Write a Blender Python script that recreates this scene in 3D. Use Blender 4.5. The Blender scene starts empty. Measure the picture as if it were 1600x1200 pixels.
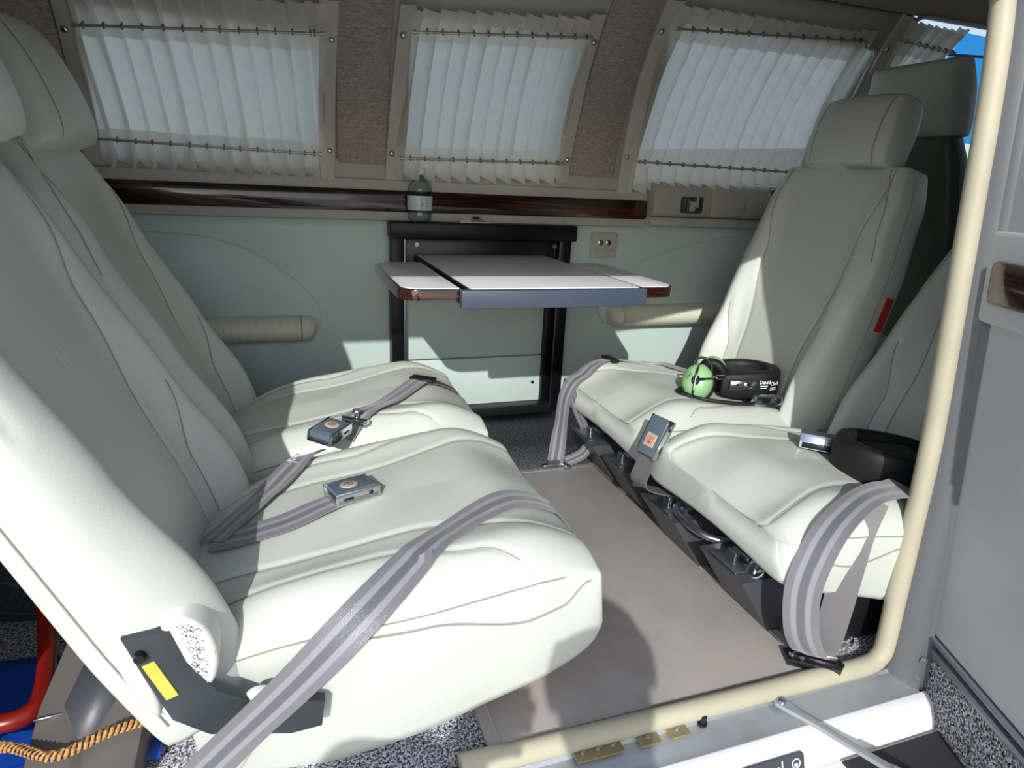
import bpy, bmesh, math, random
from mathutils import Vector, Matrix
from mathutils.bvhtree import BVHTree
random.seed(4)
S = bpy.context.scene
COL = S.collection
PI = math.pi

# ------------------------------------------------------------------ camera, sky, sun, exposure
cam_d = bpy.data.cameras.new('camera')
cam_d.sensor_width = 36.0
cam_d.lens = 22.65
cam_d.clip_start = 0.01
cam_d.clip_end = 4000
cam = bpy.data.objects.new('camera', cam_d)
COL.objects.link(cam)
R3 = ((0.943164, 0.056915, -0.327417), (-0.328840, 0.302177, -0.894736), (0.048014, 0.951551, 0.303719))
m = Matrix.Identity(4)
for i in range(3):
    for j in range(3):
        m[i][j] = R3[i][j]
m[0][3], m[1][3], m[2][3] = 0.0, -0.72, 0.69
cam.matrix_world = m
S.camera = cam

SUN_TRAVEL = Vector((0.43, 1.0, -0.57)).normalized()
w = bpy.data.worlds.new('sky')
S.world = w
w.use_nodes = True
wn = w.node_tree.nodes; wl = w.node_tree.links
wn.clear()
sky = wn.new('ShaderNodeTexSky')
sky.sky_type = 'NISHITA'
sky.sun_disc = False
sky.sun_elevation = math.radians(28)
sky.sun_rotation = math.radians(203)
sky.ozone_density = 3.0
sky.air_density = 1.0
sky.dust_density = 1.5
hs = wn.new('ShaderNodeHueSaturation'); hs.inputs['Saturation'].default_value = 0.6
bg = wn.new('ShaderNodeBackground'); bg.inputs['Strength'].default_value = 0.18
wo = wn.new('ShaderNodeOutputWorld')
wl.new(sky.outputs[0], hs.inputs['Color']); wl.new(hs.outputs[0], bg.inputs[0]); wl.new(bg.outputs[0], wo.inputs[0])

sun_d = bpy.data.lights.new('sun', 'SUN')
sun_d.energy = 3.5
sun_d.angle = math.radians(0.53)
sun_d.color = (1.0, 0.985, 0.945)
sun = bpy.data.objects.new('sun', sun_d)
COL.objects.link(sun)
sun.location = (-3, -9, 5)
sun.rotation_euler = SUN_TRAVEL.to_track_quat('-Z', 'Y').to_euler()

S.view_settings.view_transform = 'Standard'
S.view_settings.look = 'None'
S.view_settings.exposure = 0.0
S.view_settings.gamma = 1.0
S.view_settings.use_curve_mapping = False

# ------------------------------------------------------------------ materials
def lin(c):
    return tuple((v / 12.92 if v <= 0.04045 else ((v + 0.055) / 1.055) ** 2.4) for v in (x / 255.0 for x in c)) + (1.0,)

class NT:
    def __init__(s, name):
        s.m = bpy.data.materials.new(name); s.m.use_nodes = True
        s.t = s.m.node_tree; s.n = s.t.nodes; s.l = s.t.links
        s.b = s.n['Principled BSDF']; s.out = s.n['Material Output']
    def new(s, k, **kw):
        o = s.n.new(k)
        for a, v in kw.items(): setattr(o, a, v)
        return o
    def coords(s, kind='Object', scale=(1, 1, 1)):
        tc = s.new('ShaderNodeTexCoord'); mp = s.new('ShaderNodeMapping')
        mp.inputs['Scale'].default_value = scale
        s.l.new(tc.outputs[kind], mp.inputs[0]); return mp.outputs[0]
    def noise(s, vec, scale, detail=4, rough=0.6):
        o = s.new('ShaderNodeTexNoise'); o.inputs['Scale'].default_value = scale
        o.inputs['Detail'].default_value = detail; o.inputs['Roughness'].default_value = rough
        s.l.new(vec, o.inputs['Vector']); return o.outputs['Fac']
    def ramp(s, fac, stops):
        o = s.new('ShaderNodeValToRGB')
        while len(o.color_ramp.elements) < len(stops): o.color_ramp.elements.new(0.5)
        for e, (p, c) in zip(o.color_ramp.elements, stops):
            e.position = p; e.color = c
        s.l.new(fac, o.inputs[0]); return o.outputs[0]
    def bump(s, h, strength=0.3, dist=0.001):
        o = s.new('ShaderNodeBump'); o.inputs['Strength'].default_value = strength; o.inputs['Distance'].default_value = dist
        s.l.new(h, o.inputs['Height']); s.l.new(o.outputs[0], s.b.inputs['Normal']); return o

def plain(name, c, rough=0.5, metal=0.0, vary=0.06, bump=0.0, bscale=300, coat=0.0, spec=0.5):
    k = NT(name)
    v = k.coords()
    n = k.noise(v, 6.0, 5)
    a = lin(c)
    lo = tuple(x * (1 - vary) for x in a[:3]) + (1,); hi = tuple(min(1, x * (1 + vary)) for x in a[:3]) + (1,)
    k.l.new(k.ramp(n, [(0.3, lo), (0.7, hi)]), k.b.inputs['Base Color'])
    k.b.inputs['Roughness'].default_value = rough; k.b.inputs['Metallic'].default_value = metal
    k.b.inputs['Coat Weight'].default_value = coat
    k.b.inputs['Specular IOR Level'].default_value = spec
    if bump: k.bump(k.noise(v, bscale, 3), bump)
    return k.m

def leather(name, c, rough=0.42):
    k = NT(name); v = k.coords()
    n = k.noise(v, 5.0, 6)
    a = lin(c)
    k.l.new(k.ramp(n, [(0.3, tuple(x * 0.95 for x in a[:3]) + (1,)), (0.7, a)]), k.b.inputs['Base Color'])
    k.b.inputs['Roughness'].default_value = rough
    vo = k.new('ShaderNodeTexVoronoi'); vo.inputs['Scale'].default_value = 420
    k.l.new(v, vo.inputs['Vector'])
    n2 = k.noise(v, 28, 4)
    mx = k.new('ShaderNodeMath', operation='MULTIPLY_ADD'); mx.inputs[1].default_value = 0.18
    k.l.new(vo.outputs['Distance'], mx.inputs[0]); k.l.new(n2, mx.inputs[2])
    k.bump(mx.outputs[0], 0.22, 0.002)
    return k.m

def carpet_mat(name, dark, light, scale=260):
    k = NT(name); v = k.coords()
    n = k.noise(v, scale, 2, 0.7); n2 = k.noise(v, scale * 2.3, 1)
    ad = k.new('ShaderNodeMath', operation='MULTIPLY_ADD'); ad.inputs[1].default_value = 0.5
    k.l.new(n2, ad.inputs[0]); k.l.new(n, ad.inputs[2])
    k.l.new(k.ramp(ad.outputs[0], [(0.60, lin(dark)), (0.74, lin([(a + b) / 2.0 for a, b in zip(dark, light)])), (0.86, lin(light))]), k.b.inputs['Base Color'])
    k.b.inputs['Roughness'].default_value = 0.95; k.b.inputs['Specular IOR Level'].default_value = 0.1
    k.bump(n, 0.4, 0.003)
    return k.m

def weave_mat(name, dark, light):
    k = NT(name); v = k.coords()
    vx = k.coords(scale=(70, 70, 900)); vz = k.coords(scale=(900, 900, 70))
    n1 = k.noise(vx, 1.0, 2); n2 = k.noise(vz, 1.0, 2)
    mx = k.new('ShaderNodeMath', operation='ADD'); k.l.new(n1, mx.inputs[0]); k.l.new(n2, mx.inputs[1])
    hf = k.new('ShaderNodeMath', operation='MULTIPLY'); hf.inputs[1].default_value = 0.5; k.l.new(mx.outputs[0], hf.inputs[0])
    k.l.new(k.ramp(hf.outputs[0], [(0.36, lin(dark)), (0.62, lin(light))]), k.b.inputs['Base Color'])
    k.b.inputs['Roughness'].default_value = 0.9
    k.bump(hf.outputs[0], 0.6, 0.002)
    return k.m

def wood_mat(name):
    k = NT(name)
    v = k.coords(scale=(1.2, 6, 30)); n = k.noise(v, 2.2, 6, 0.65)
    k.l.new(k.ramp(n, [(0.30, lin((18, 9, 8))), (0.48, lin((58, 27, 20))), (0.56, lin((30, 15, 12))), (0.72, lin((120, 60, 42)))]), k.b.inputs['Base Color'])
    k.b.inputs['Roughness'].default_value = 0.12; k.b.inputs['Coat Weight'].default_value = 0.8; k.b.inputs['Coat Roughness'].default_value = 0.06
    return k.m

def cloth_translucent(name, c, trans=0.6, scale=900):
    k = NT(name)
    v = k.coords()
    a = lin(c)
    n = k.noise(v, 40, 4)
    colr = k.ramp(n, [(0.3, tuple(x * 0.94 for x in a[:3]) + (1,)), (0.7, a)])
    d = k.new('ShaderNodeBsdfDiffuse'); t = k.new('ShaderNodeBsdfTranslucent'); mx = k.new('ShaderNodeMixShader')
    k.l.new(colr, d.inputs[0]); k.l.new(colr, t.inputs[0])
    mx.inputs[0].default_value = trans
    k.l.new(d.outputs[0], mx.inputs[1]); k.l.new(t.outputs[0], mx.inputs[2]); k.l.new(mx.outputs[0], k.out.inputs['Surface'])
    bp = k.new('ShaderNodeBump'); bp.inputs['Strength'].default_value = 0.15; bp.inputs['Distance'].default_value = 0.001
    k.l.new(k.noise(v, scale, 2), bp.inputs['Height']); k.l.new(bp.outputs[0], d.inputs['Normal'])
    return k.m

def glass_mat(name, c=(255, 255, 255), rough=0.0):
    k = NT(name)
    g = k.new('ShaderNodeBsdfGlossy'); g.inputs['Roughness'].default_value = 0.02
    t = k.new('ShaderNodeBsdfTransparent'); t.inputs[0].default_value = lin(c)
    mx = k.new('ShaderNodeMixShader')
    mx.inputs[0].default_value = 0.06; k.l.new(t.outputs[0], mx.inputs[1]); k.l.new(g.outputs[0], mx.inputs[2]); k.l.new(mx.outputs[0], k.out.inputs['Surface'])
    return k.m

def belt_mat(name):
    k = NT(name)
    tc = k.new('ShaderNodeTexCoord'); sp = k.new('ShaderNodeSeparateXYZ')
    k.l.new(tc.outputs['UV'], sp.inputs[0])
    st = k.ramp(sp.outputs[0], [(0.0, lin((122, 121, 128))), (0.2, lin((122, 121, 128))), (0.24, lin((150, 150, 158))), (0.36, lin((150, 150, 158))), (0.40, lin((104, 104, 113))), (0.60, lin((104, 104, 113))), (0.64, lin((150, 150, 158))), (0.76, lin((150, 150, 158))), (0.8, lin((122, 121, 128)))])
    k.n[-1].color_ramp.interpolation = 'LINEAR'
    k.l.new(st, k.b.inputs['Base Color'])
    k.b.inputs['Roughness'].default_value = 0.38; k.b.inputs['Sheen Weight'].default_value = 0.3
    mp = k.new('ShaderNodeMapping'); mp.inputs['Scale'].default_value = (14, 900, 1); mp.inputs['Rotation'].default_value = (0, 0, 0.0)
    k.l.new(tc.outputs['UV'], mp.inputs[0])
    k.bump(k.noise(mp.outputs[0], 1.0, 1), 0.5, 0.001)
    return k.m

def mat_vinyl():
    k = NT('mat_vinyl'); v = k.coords()
    n = k.noise(v, 5, 6, 0.65); n2 = k.noise(v, 90, 3)
    k.l.new(k.ramp(n, [(0.35, lin((158, 151, 148))), (0.55, lin((170, 163, 160))), (0.72, lin((178, 164, 153)))]), k.b.inputs['Base Color'])
    k.b.inputs['Roughness'].default_value = 0.5
    k.bump(n2, 0.15, 0.001); return k.m

M = {}
M['leather'] = leather('cream_leather', (208, 213, 204))
M['shaded_leather'] = leather('olive_shaded_leather', (92, 97, 88))  # darkened leather: cockpit shade put into the pilot backrest colour
M['wall_low'] = leather('sage_leather', (196, 214, 209), 0.4)
M['wall_up'] = plain('beige_panel', (184, 183, 173), 0.6, bump=0.05)
M['ceiling'] = plain('ceiling_cloth', (172, 164, 150), 0.9, bump=0.2, bscale=500)
M['beige'] = plain('beige_plastic', (178, 173, 160), 0.5, bump=0.05)
M['pad'] = leather('ivory_armrest', (222, 220, 200), 0.5)
M['tweed'] = weave_mat('brown_tweed', (126, 113, 105), (206, 191, 180))
M['carpet'] = carpet_mat('charcoal_carpet', (20, 21, 28), (200, 200, 210))
M['wood'] = wood_mat('macassar_wood')
M['sheer'] = cloth_translucent('sheer_cloth', (242, 240, 228), 0.85)
M['band'] = cloth_translucent('ivory_cloth', (244, 240, 230), 0.42)
M['glass'] = glass_mat('window_glass', (238, 246, 248))
M['visor'] = glass_mat('visor_tint', (70, 165, 225))
M['belt'] = belt_mat('grey_webbing')
M['belt_plain'] = plain('grey_webbing_plain', (112, 110, 112), 0.45, bump=0.4, bscale=900)
M['vinyl'] = mat_vinyl()
M['chrome'] = plain('chrome', (205, 208, 212), 0.14, 1.0)
M['steel'] = plain('brushed_steel', (176, 184, 196), 0.28, 1.0, bump=0.06, bscale=600)
M['lever'] = plain('lever_steel', (128, 145, 164), 0.34, 0.55, bump=0.05, bscale=600)  # blue of the reflected sky is mixed into this steel colour
M['rod'] = plain('curtain_rod_metal', (190, 186, 176), 0.3, 0.6)
M['perf'] = plain('perforation_dots', (176, 174, 156), 0.8)
M['alu'] = plain('worn_aluminium', (184, 190, 196), 0.42, 0.7, vary=0.2, bump=0.08, bscale=80)
M['black'] = plain('black_metal', (22, 24, 28), 0.35)
M['blackgloss'] = plain('black_gloss', (11, 13, 17), 0.38, spec=0.3)
M['rubber'] = plain('black_rubber', (17, 17, 19), 0.6, bump=0.1)
M['darkgrey'] = plain('dark_grey_paint', (52, 60, 66), 0.45, bump=0.1)
M['boxgrey'] = plain('slate_paint', (72, 73, 82), 0.42, bump=0.12, bscale=120)
M['laminate'] = plain('white_laminate', (228, 226, 230), 0.35, vary=0.02)
M['bar'] = plain('slate_bar', (70, 80, 96), 0.35)
M['white'] = plain('white_paint', (236, 236, 238), 0.3, vary=0.02)
M['seal'] = plain('cream_rubber', (184, 178, 156), 0.55, vary=0.12, bump=0.1, bscale=90)
M['jamb'] = plain('grey_jamb', (98, 100, 104), 0.5)
M['doorgrey'] = plain('grey_door_panel', (192, 198, 200), 0.55, bump=0.04)
M['rail'] = plain('anodised_rail', (128, 136, 146), 0.4, 0.4)
M['green'] = plain('pale_green_shell', (150, 196, 140), 0.3)
M['red'] = plain('red_tube', (128, 24, 18), 0.3)
M['redtag'] = plain('red_tag', (190, 40, 34), 0.6)
M['blue'] = plain('blue_sheet', (16, 74, 176), 0.5)
M['greyplastic'] = plain('grey_plastic', (96, 90, 87), 0.4, vary=0.12, bump=0.1, bscale=50)
M['yellow'] = plain('yellow_label', (206, 192, 80), 0.6, vary=0.2)
M['gold'] = plain('gold_cord', (196, 146, 86), 0.6)
M['cordblack'] = plain('black_cord', (24, 20, 18), 0.7)
M['paper'] = plain('white_paper', (232, 230, 232), 0.7, vary=0.02)
M['thread'] = plain('seam_thread', (150, 149, 138), 0.8)
M['emblem'] = plain('emblem_inlay', (196, 178, 160), 0.5, vary=0.25)
M['orange'] = plain('emblem_orange', (206, 120, 84), 0.5, vary=0.1)
M['suede'] = plain('suede_patch', (226, 228, 218), 0.9)
M['netdark'] = plain('worn_speckle', (146, 149, 153), 0.9)
M['brass'] = plain('old_brass', (150, 138, 104), 0.5, 0.5, vary=0.2)
M['print'] = plain('dark_print', (60, 66, 74), 0.6)
M['whiteprint'] = plain('white_print', (225, 228, 232), 0.6)
M['redprint'] = plain('red_print', (190, 60, 60), 0.6)
M['concrete'] = plain('apron_concrete', (196, 192, 186), 0.9, vary=0.12, bump=0.3, bscale=12)
M['treegreen'] = plain('far_trees', (40, 66, 48), 0.9, vary=0.4)
M['shadowdark'] = plain('shadow_grit', (46, 46, 50), 0.85, bump=0.5, bscale=500)
M['label'] = plain('bottle_label', (214, 226, 232), 0.4, vary=0.02)
M['water'] = glass_mat('bottle_plastic', (214, 226, 226))
M['skin'] = plain('skin', (196, 146, 118), 0.5)
M['shirt'] = plain('shirt_cloth', (60, 70, 92), 0.85, bump=0.2)
M['trousers'] = plain('trouser_cloth', (46, 46, 52), 0.9, bump=0.2)
M['hair'] = plain('dark_hair', (36, 28, 24), 0.7)

# ------------------------------------------------------------------ helpers
WM = {}                                                   # world matrix of every root
def link(name, me, mat, parent=None, smooth=True):
    o = bpy.data.objects.new(name, me)
    COL.objects.link(o)
    if mat is not None and not me.materials: me.materials.append(M[mat] if isinstance(mat, str) else mat)
    if parent is not None:
        o.parent = parent
        if parent.name in WM: WM[o.name] = WM[parent.name]
    if smooth:
        me.polygons.foreach_set('use_smooth', [True] * len(me.polygons))
    return o

def obj(name, bm, mat, parent=None, smooth=True, sharp=40, local=False):
    """link a bmesh as one object; vertices are given in world space unless local"""
    if parent is not None and not local and parent.name in WM:
        bm.transform(WM[parent.name].inverted())
    bmesh.ops.recalc_face_normals(bm, faces=bm.faces)
    if smooth and sharp:
        for e in bm.edges:
            if len(e.link_faces) == 2 and e.calc_face_angle(0) > math.radians(sharp): e.smooth = False
    me = bpy.data.meshes.new(name); bm.to_mesh(me); bm.free()
    return link(name, me, mat, parent, smooth)

def root(name, label, cat, loc=(0, 0, 0), rz=0.0, group=None):
    o = bpy.data.objects.new(name, None); COL.objects.link(o)
    o.empty_display_size = 0.05
    o.location = loc; o.rotation_euler = (0, 0, rz)
    WM[o.name] = Matrix.Translation(loc) @ Matrix.Rotation(rz, 4, 'Z')
    return tag(o, label, cat, group)

def tag(o, label, cat=None, group=None):
    o['label'] = label
    if cat: o['category'] = cat
    if group: o['group'] = group
    return o

def struct(o, label=None, cat=None):
    o['kind'] = 'structure'
    if label: o['label'] = label
    if cat: o['category'] = cat
    return o

def frame(origin, ax, ay):
    """4x4 with local x=ax, y=ay, z=ax x ay"""
    ax = Vector(ax).normalized(); ay = Vector(ay); ay = (ay - ax * ay.dot(ax)).normalized(); az = ax.cross(ay)
    mm = Matrix.Identity(4)
    for i in range(3):
        mm[i][0], mm[i][1], mm[i][2], mm[i][3] = ax[i], ay[i], az[i], origin[i]
    return mm

def bx(bm, c, s, bev=0.0, seg=2, mat=None):
    r = bmesh.ops.create_cube(bm, size=1.0)
    vs = r['verts']
    bmesh.ops.scale(bm, vec=s, verts=vs)
    if bev:
        es = list({e for v in vs for e in v.link_edges})
        rr = bmesh.ops.bevel(bm, geom=es, offset=min(bev, min(s) * 0.49), segments=seg, profile=0.5, affect='EDGES')
        vs = list({v for f in rr['faces'] for v in f.verts} | {v for v in vs if v.is_valid})
    mt = Matrix.Translation(c) if mat is None else mat @ Matrix.Translation(c)
    bmesh.ops.transform(bm, matrix=mt, verts=vs)
    return vs

def solid(o, th, toward):
    """thicken an open shell on the side its first face does NOT turn to the given direction"""
    md = o.modifiers.new('thick', 'SOLIDIFY'); md.thickness = th
    md.offset = -1 if o.data.polygons[len(o.data.polygons) // 2].normal.dot(Vector(toward)) > 0 else 1

def box(c, s, bev=0.0, seg=2, mat=None):
    bm = bmesh.new(); bx(bm, c, s, bev, seg, mat); return bm

def cyl(bm, a, b, r, r2=None, n=16, cap=True):
    a = Vector(a); b = Vector(b); d = b - a
    q = d.to_track_quat('Z', 'Y').to_matrix().to_4x4()
    bmesh.ops.create_cone(bm, cap_ends=cap, segments=n, radius1=r, radius2=r if r2 is None else r2, depth=d.length,
                          matrix=Matrix.Translation((a + b) / 2) @ q)

def catmull(pts, n=8):
    P = [Vector(p) for p in pts]
    if len(P) < 3: return P
    E = [P[0] * 2 - P[1]] + P + [P[-1] * 2 - P[-2]]
    out = []
    for i in range(1, len(E) - 2):
        p0, p1, p2, p3 = E[i - 1:i + 3]
        for k in range(n):
            t = k / n
            out.append(0.5 * ((2 * p1) + (p2 - p0) * t + (2 * p0 - 5 * p1 + 4 * p2 - p3) * t * t + (3 * p1 - p0 - 3 * p2 + p3) * t ** 3))
    out.append(P[-1]); return out

def tube(bm, pts, r, n=8, smooth=6, cap=True):
    P = catmull(pts, smooth) if smooth else [Vector(p) for p in pts]
    rings = []; up = None
    for i, p in enumerate(P):
        d = (P[min(i + 1, len(P) - 1)] - P[max(i - 1, 0)])
        if d.length < 1e-9: d = Vector((0, 0, 1))
        d.normalize()
        if up is None:
            up = Vector((0, 0, 1)) if abs(d.z) < 0.9 else Vector((1, 0, 0))
        up = up - d * up.dot(d)
        if up.length < 1e-6: up = d.orthogonal()
        up.normalize(); s = d.cross(up)
        rr = r(i / max(1, len(P) - 1)) if callable(r) else r
        rings.append([bm.verts.new(p + (up * math.cos(2 * PI * k / n) + s * math.sin(2 * PI * k / n)) * rr) for k in range(n)])
    for a, b in zip(rings, rings[1:]):
        for k in range(n): bm.faces.new((a[k], a[(k + 1) % n], b[(k + 1) % n], b[k]))
    if cap and len(rings) > 1:
        bm.faces.new(rings[0][::-1]); bm.faces.new(rings[-1])

def tubebm(pts, r, n=8, smooth=6):
    bm = bmesh.new(); tube(bm, pts, r, n, smooth); return bm

def lathe(bm, prof, n=24, mat=None):
    rings = []
    for (r, z) in prof:
        if r < 1e-6:
            v = Vector((0, 0, z)); rings.append([bm.verts.new(mat @ v if mat else v)])
        else:
            rings.append([bm.verts.new((mat @ Vector((r * math.cos(2 * PI * k / n), r * math.sin(2 * PI * k / n), z))) if mat else Vector((r * math.cos(2 * PI * k / n), r * math.sin(2 * PI * k / n), z))) for k in range(n)])
    for a, b in zip(rings, rings[1:]):
        for k in range(n):
            k2 = (k + 1) % n
            if len(a) == 1 and len(b) == 1: continue
            if len(a) == 1: bm.faces.new((a[0], b[k2], b[k]))
            elif len(b) == 1: bm.faces.new((a[k], a[k2], b[0]))
            else: bm.faces.new((a[k], a[k2], b[k2], b[k]))

def prism(bm, poly, lo, hi, mat=None, bev=0.0):
    """poly in local xy, extruded lo..hi in z"""
    f = lambda p: mat @ p if mat else p
    a = [bm.verts.new(f(Vector((x, y, lo)))) for x, y in poly]; b = [bm.verts.new(f(Vector((x, y, hi)))) for x, y in poly]
    n = len(poly)
    fs = [bm.faces.new(a[::-1]), bm.faces.new(b)]
    for k in range(n): fs.append(bm.faces.new((a[k], a[(k + 1) % n], b[(k + 1) % n], b[k])))
    if bev:
        es = list(fs[1].edges)
        bmesh.ops.recalc_face_normals(bm, faces=fs)
        bmesh.ops.bevel(bm, geom=es, offset=bev, segments=2, profile=0.5, affect='EDGES')

def rrect(x0, y0, x1, y1, r, n=6):
    out = []
    for cx, cy, a0 in ((x1 - r, y1 - r, 0), (x0 + r, y1 - r, 90), (x0 + r, y0 + r, 180), (x1 - r, y0 + r, 270)):
        for k in range(n + 1):
            a = math.radians(a0 + 90 * k / n); out.append((cx + r * math.cos(a), cy + r * math.sin(a)))
    return out

def text_bm(s, size, mat, extrude=0.0003, align='LEFT', shear=0.0, bold=0.0):
    cu = bpy.data.curves.new('lettering', 'FONT'); cu.body = s; cu.size = size; cu.extrude = extrude; cu.align_x = align
    cu.shear = shear; cu.offset = bold; cu.resolution_u = 3
    o = bpy.data.objects.new('lettering', cu); COL.objects.link(o)
    me = bpy.data.meshes.new_from_object(o.evaluated_get(bpy.context.evaluated_depsgraph_get()))
    bm = bmesh.new(); bm.from_mesh(me); bm.transform(mat)
    bpy.data.objects.remove(o); bpy.data.curves.remove(cu); bpy.data.meshes.remove(me)
    return bm

def smooth01(x):
    x = max(0.0, min(1.0, x)); return x * x * (3 - 2 * x)

def interp(t, pts):
    if t <= pts[0][0]: return pts[0][1]
    for (a, va), (b, vb) in zip(pts, pts[1:]):
        if t <= b:
            k = (t - a) / (b - a); k = k * k * (3 - 2 * k)
            return va + (vb - va) * k
    return pts[-1][1]

# upholstered pad: v runs along local y from 0 to L, u across local x, n up local z
class Pad:
    def __init__(s, L, wf, Tf, Tb, front, seams=(), p=6.0, pb=8.0, q=9.0, groove=0.0035, sig=0.0045, nM=120, nV=90):
        s.L, s.wf, s.Tf, s.Tb, s.front, s.seams, s.p, s.pb, s.q = L, wf, Tf, Tb, front, seams, p, pb, q
        s.groove, s.sig, s.nM, s.nV = groove, sig, nM, nV
    def end(s, v):
        a = abs(2 * v / s.L - 1); a = min(1.0, a)
        return (1 - a ** s.q) ** (1 / s.q) if a < 1 else 0.0
    def pt(s, u, v, side=1, groove=True):
        e = s.end(v); e2 = e ** 0.35 if e > 0 else 0.0
        w = s.wf(v)
        x = u * w * (0.86 + 0.14 * e2) if e2 > 0 else u * w * 0.86
        if side > 0:
            k = max(0.0, 1 - abs(u) ** s.p) ** (1 / s.p)
            n = s.Tf(v) * k * e + s.front(x, v, w) * k * e2
            if groove:
                for sm in s.seams:
                    xs = sm(v)
                    if xs is None: continue
                    n -= s.groove * math.exp(-((x - xs) / s.sig) ** 2) * k * e2
            return Vector((x, v, n))
        k = max(0.0, 1 - abs(u) ** s.pb) ** (1 / s.pb)
        tb = s.Tb(x, v) if s.Tb.__code__.co_argcount == 2 else s.Tb(v)
        return Vector((x, v, -tb * k * e))
    def bm(s, mat):
        bm = bmesh.new(); rings = []
        us = []
        for i in range(s.nM + 1):
            a = -1 + 2 * i / s.nM
            us.append(math.copysign(1 - (1 - abs(a)) ** 1.5, a) * 0.35 + a * 0.65)
        ub = [-1 + 2 * i / 24 for i in range(25)]
        ub = [math.copysign(1 - (1 - abs(a)) ** 1.8, a) for a in ub]
        for j in range(s.nV + 1):
            a = -1 + 2 * j / s.nV
            v = s.L * 0.5 * (1 + math.copysign(1 - (1 - abs(a)) ** 1.7, a) * 0.45 + a * 0.55)
            v = max(0.0, min(s.L, v))
            ring = [bm.verts.new(mat @ s.pt(u, v)) for u in us] + [bm.verts.new(mat @ s.pt(u, v, -1)) for u in ub[-2:0:-1]]
            rings.append(ring)
        n = len(rings[0])
        for a, b in zip(rings, rings[1:]):
            for k in range(n): bm.faces.new((a[k], a[(k + 1) % n], b[(k + 1) % n], b[k]))
        bm.faces.new(rings[0][::-1]); bm.faces.new(rings[-1])
        bmesh.ops.remove_doubles(bm, verts=bm.verts, dist=1e-5)
        return bm
    def seams_to(s, parent, fns, mat, r=0.0011, n=60, v0=0.02, v1=0.98, name='seam'):
        for fn in fns:
            bm = bmesh.new()
            run = []
            for i in range(n + 1):
                v = s.L * (v0 + (v1 - v0) * i / n); xs = fn(v)
                w = s.wf(v)
                if xs is None or abs(xs) > w * 0.93:
                    if len(run) > 3: tube(bm, run, r, 5, 0)
                    run = []; continue
                e = s.end(v) ** 0.35
                p = s.pt(xs / (w * (0.86 + 0.14 * e)), v, groove=True); p.z += r * 0.4
                run.append(mat @ p)
            if len(run) > 3: tube(bm, run, r, 5, 0)
            obj(name, bm, 'thread', parent, local=True)

# fuselage cross section: far wall leans in above the sill, near wall mirrors it
YC = 0.455
def prof(z):
    return 1.05 - (0.75 * (z - 0.6) ** 2 if z > 0.6 else 0.0)
def nprof(z):
    z = max(z, 0.0)
    return -0.142 + 0.09 * z + (0.3 * (z - 0.8) ** 2 if z > 0.8 else 0.0)
def wallp(X, z, off=0.0):
    return Vector((X, prof(z) - off, z))
def wall_n(z):
    d = Vector((0, -1.5 * (z - 0.6) if z > 0.6 else 0, 1)); n = Vector((0, -d.z, d.y)); return n.normalized()
def wp(X, z, off):
    return wallp(X, z) + wall_n(z) * off

# ------------------------------------------------------------------ the setting
X0, X1 = -1.7, 2.75
FLOORY0 = -0.125
struct(obj('floor', box(((X0 + X1) / 2, (FLOORY0 + 1.06) / 2, -0.015), (X1 - X0, 1.06 - FLOORY0, 0.03)), 'carpet'),
       'charcoal speckled carpet covering the cabin floor')
struct(obj('ground', box((0, 0, -1.05), (600, 600, 0.1)), 'concrete'), 'pale concrete apron outside the aircraft')

# far wall: a grid over (X, z) with four window openings left out
WINS = [(-0.36, 0.11, 0.698, 0.980), (0.32, 0.735, 0.698, 1.030), (0.985, 1.64, 0.702, 1.085), (1.70, 2.55, 0.702, 1.163)]
ZTOP = 1.17
def wall_grid(xs, zs, skip, fy):
    bm = bmesh.new(); V = {}
    def v(i, j):
        if (i, j) not in V: V[(i, j)] = bm.verts.new(fy(xs[i], zs[j]))
        return V[(i, j)]
    for i in range(len(xs) - 1):
        for j in range(len(zs) - 1):
            cx = (xs[i] + xs[i + 1]) / 2; cz = (zs[j] + zs[j + 1]) / 2
            if skip(cx, cz): continue
            bm.faces.new((v(i, j), v(i + 1, j), v(i + 1, j + 1), v(i, j + 1)))
    return bm
def lines(a, b, extra, step):
    xs = {round(a + (b - a) * k / max(1, int((b - a) / step)), 4) for k in range(int((b - a) / step) + 1)} | {a, b}
    for e in extra: xs = {x for x in xs if abs(x - e) > step * 0.4 or x in extra}; xs.add(e)
    return sorted(xs)
ex = [q for W in WINS for q in W[:2]]; ez = sorted({q for W in WINS for q in W[2:]} | {0.58})
xs = lines(X0, X1, ex, 0.08); zs = lines(-0.03, ZTOP, ez, 0.03)
inwin = lambda x, z: any(a < x < b and c < z < d for a, b, c, d in WINS)
wb = wall_grid(xs, zs, lambda x, z: z < 0.58 or inwin(x, z), lambda x, z: wallp(x, z))
ob = obj('wall_back', wb, 'wall_up', sharp=0); struct(ob, 'beige upper side wall of the cabin with window openings')
solid(ob, 0.035, (0, -1, 0))
lower = wall_grid(xs, zs, lambda x, z: z > 0.58, lambda x, z: wallp(x, z))
ol = obj('lower_panel', lower, 'wall_low', ob, sharp=0); ol['label'] = 'sage leather lower side panel'
solid(ol, 0.035, (0, -1, 0))

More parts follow.
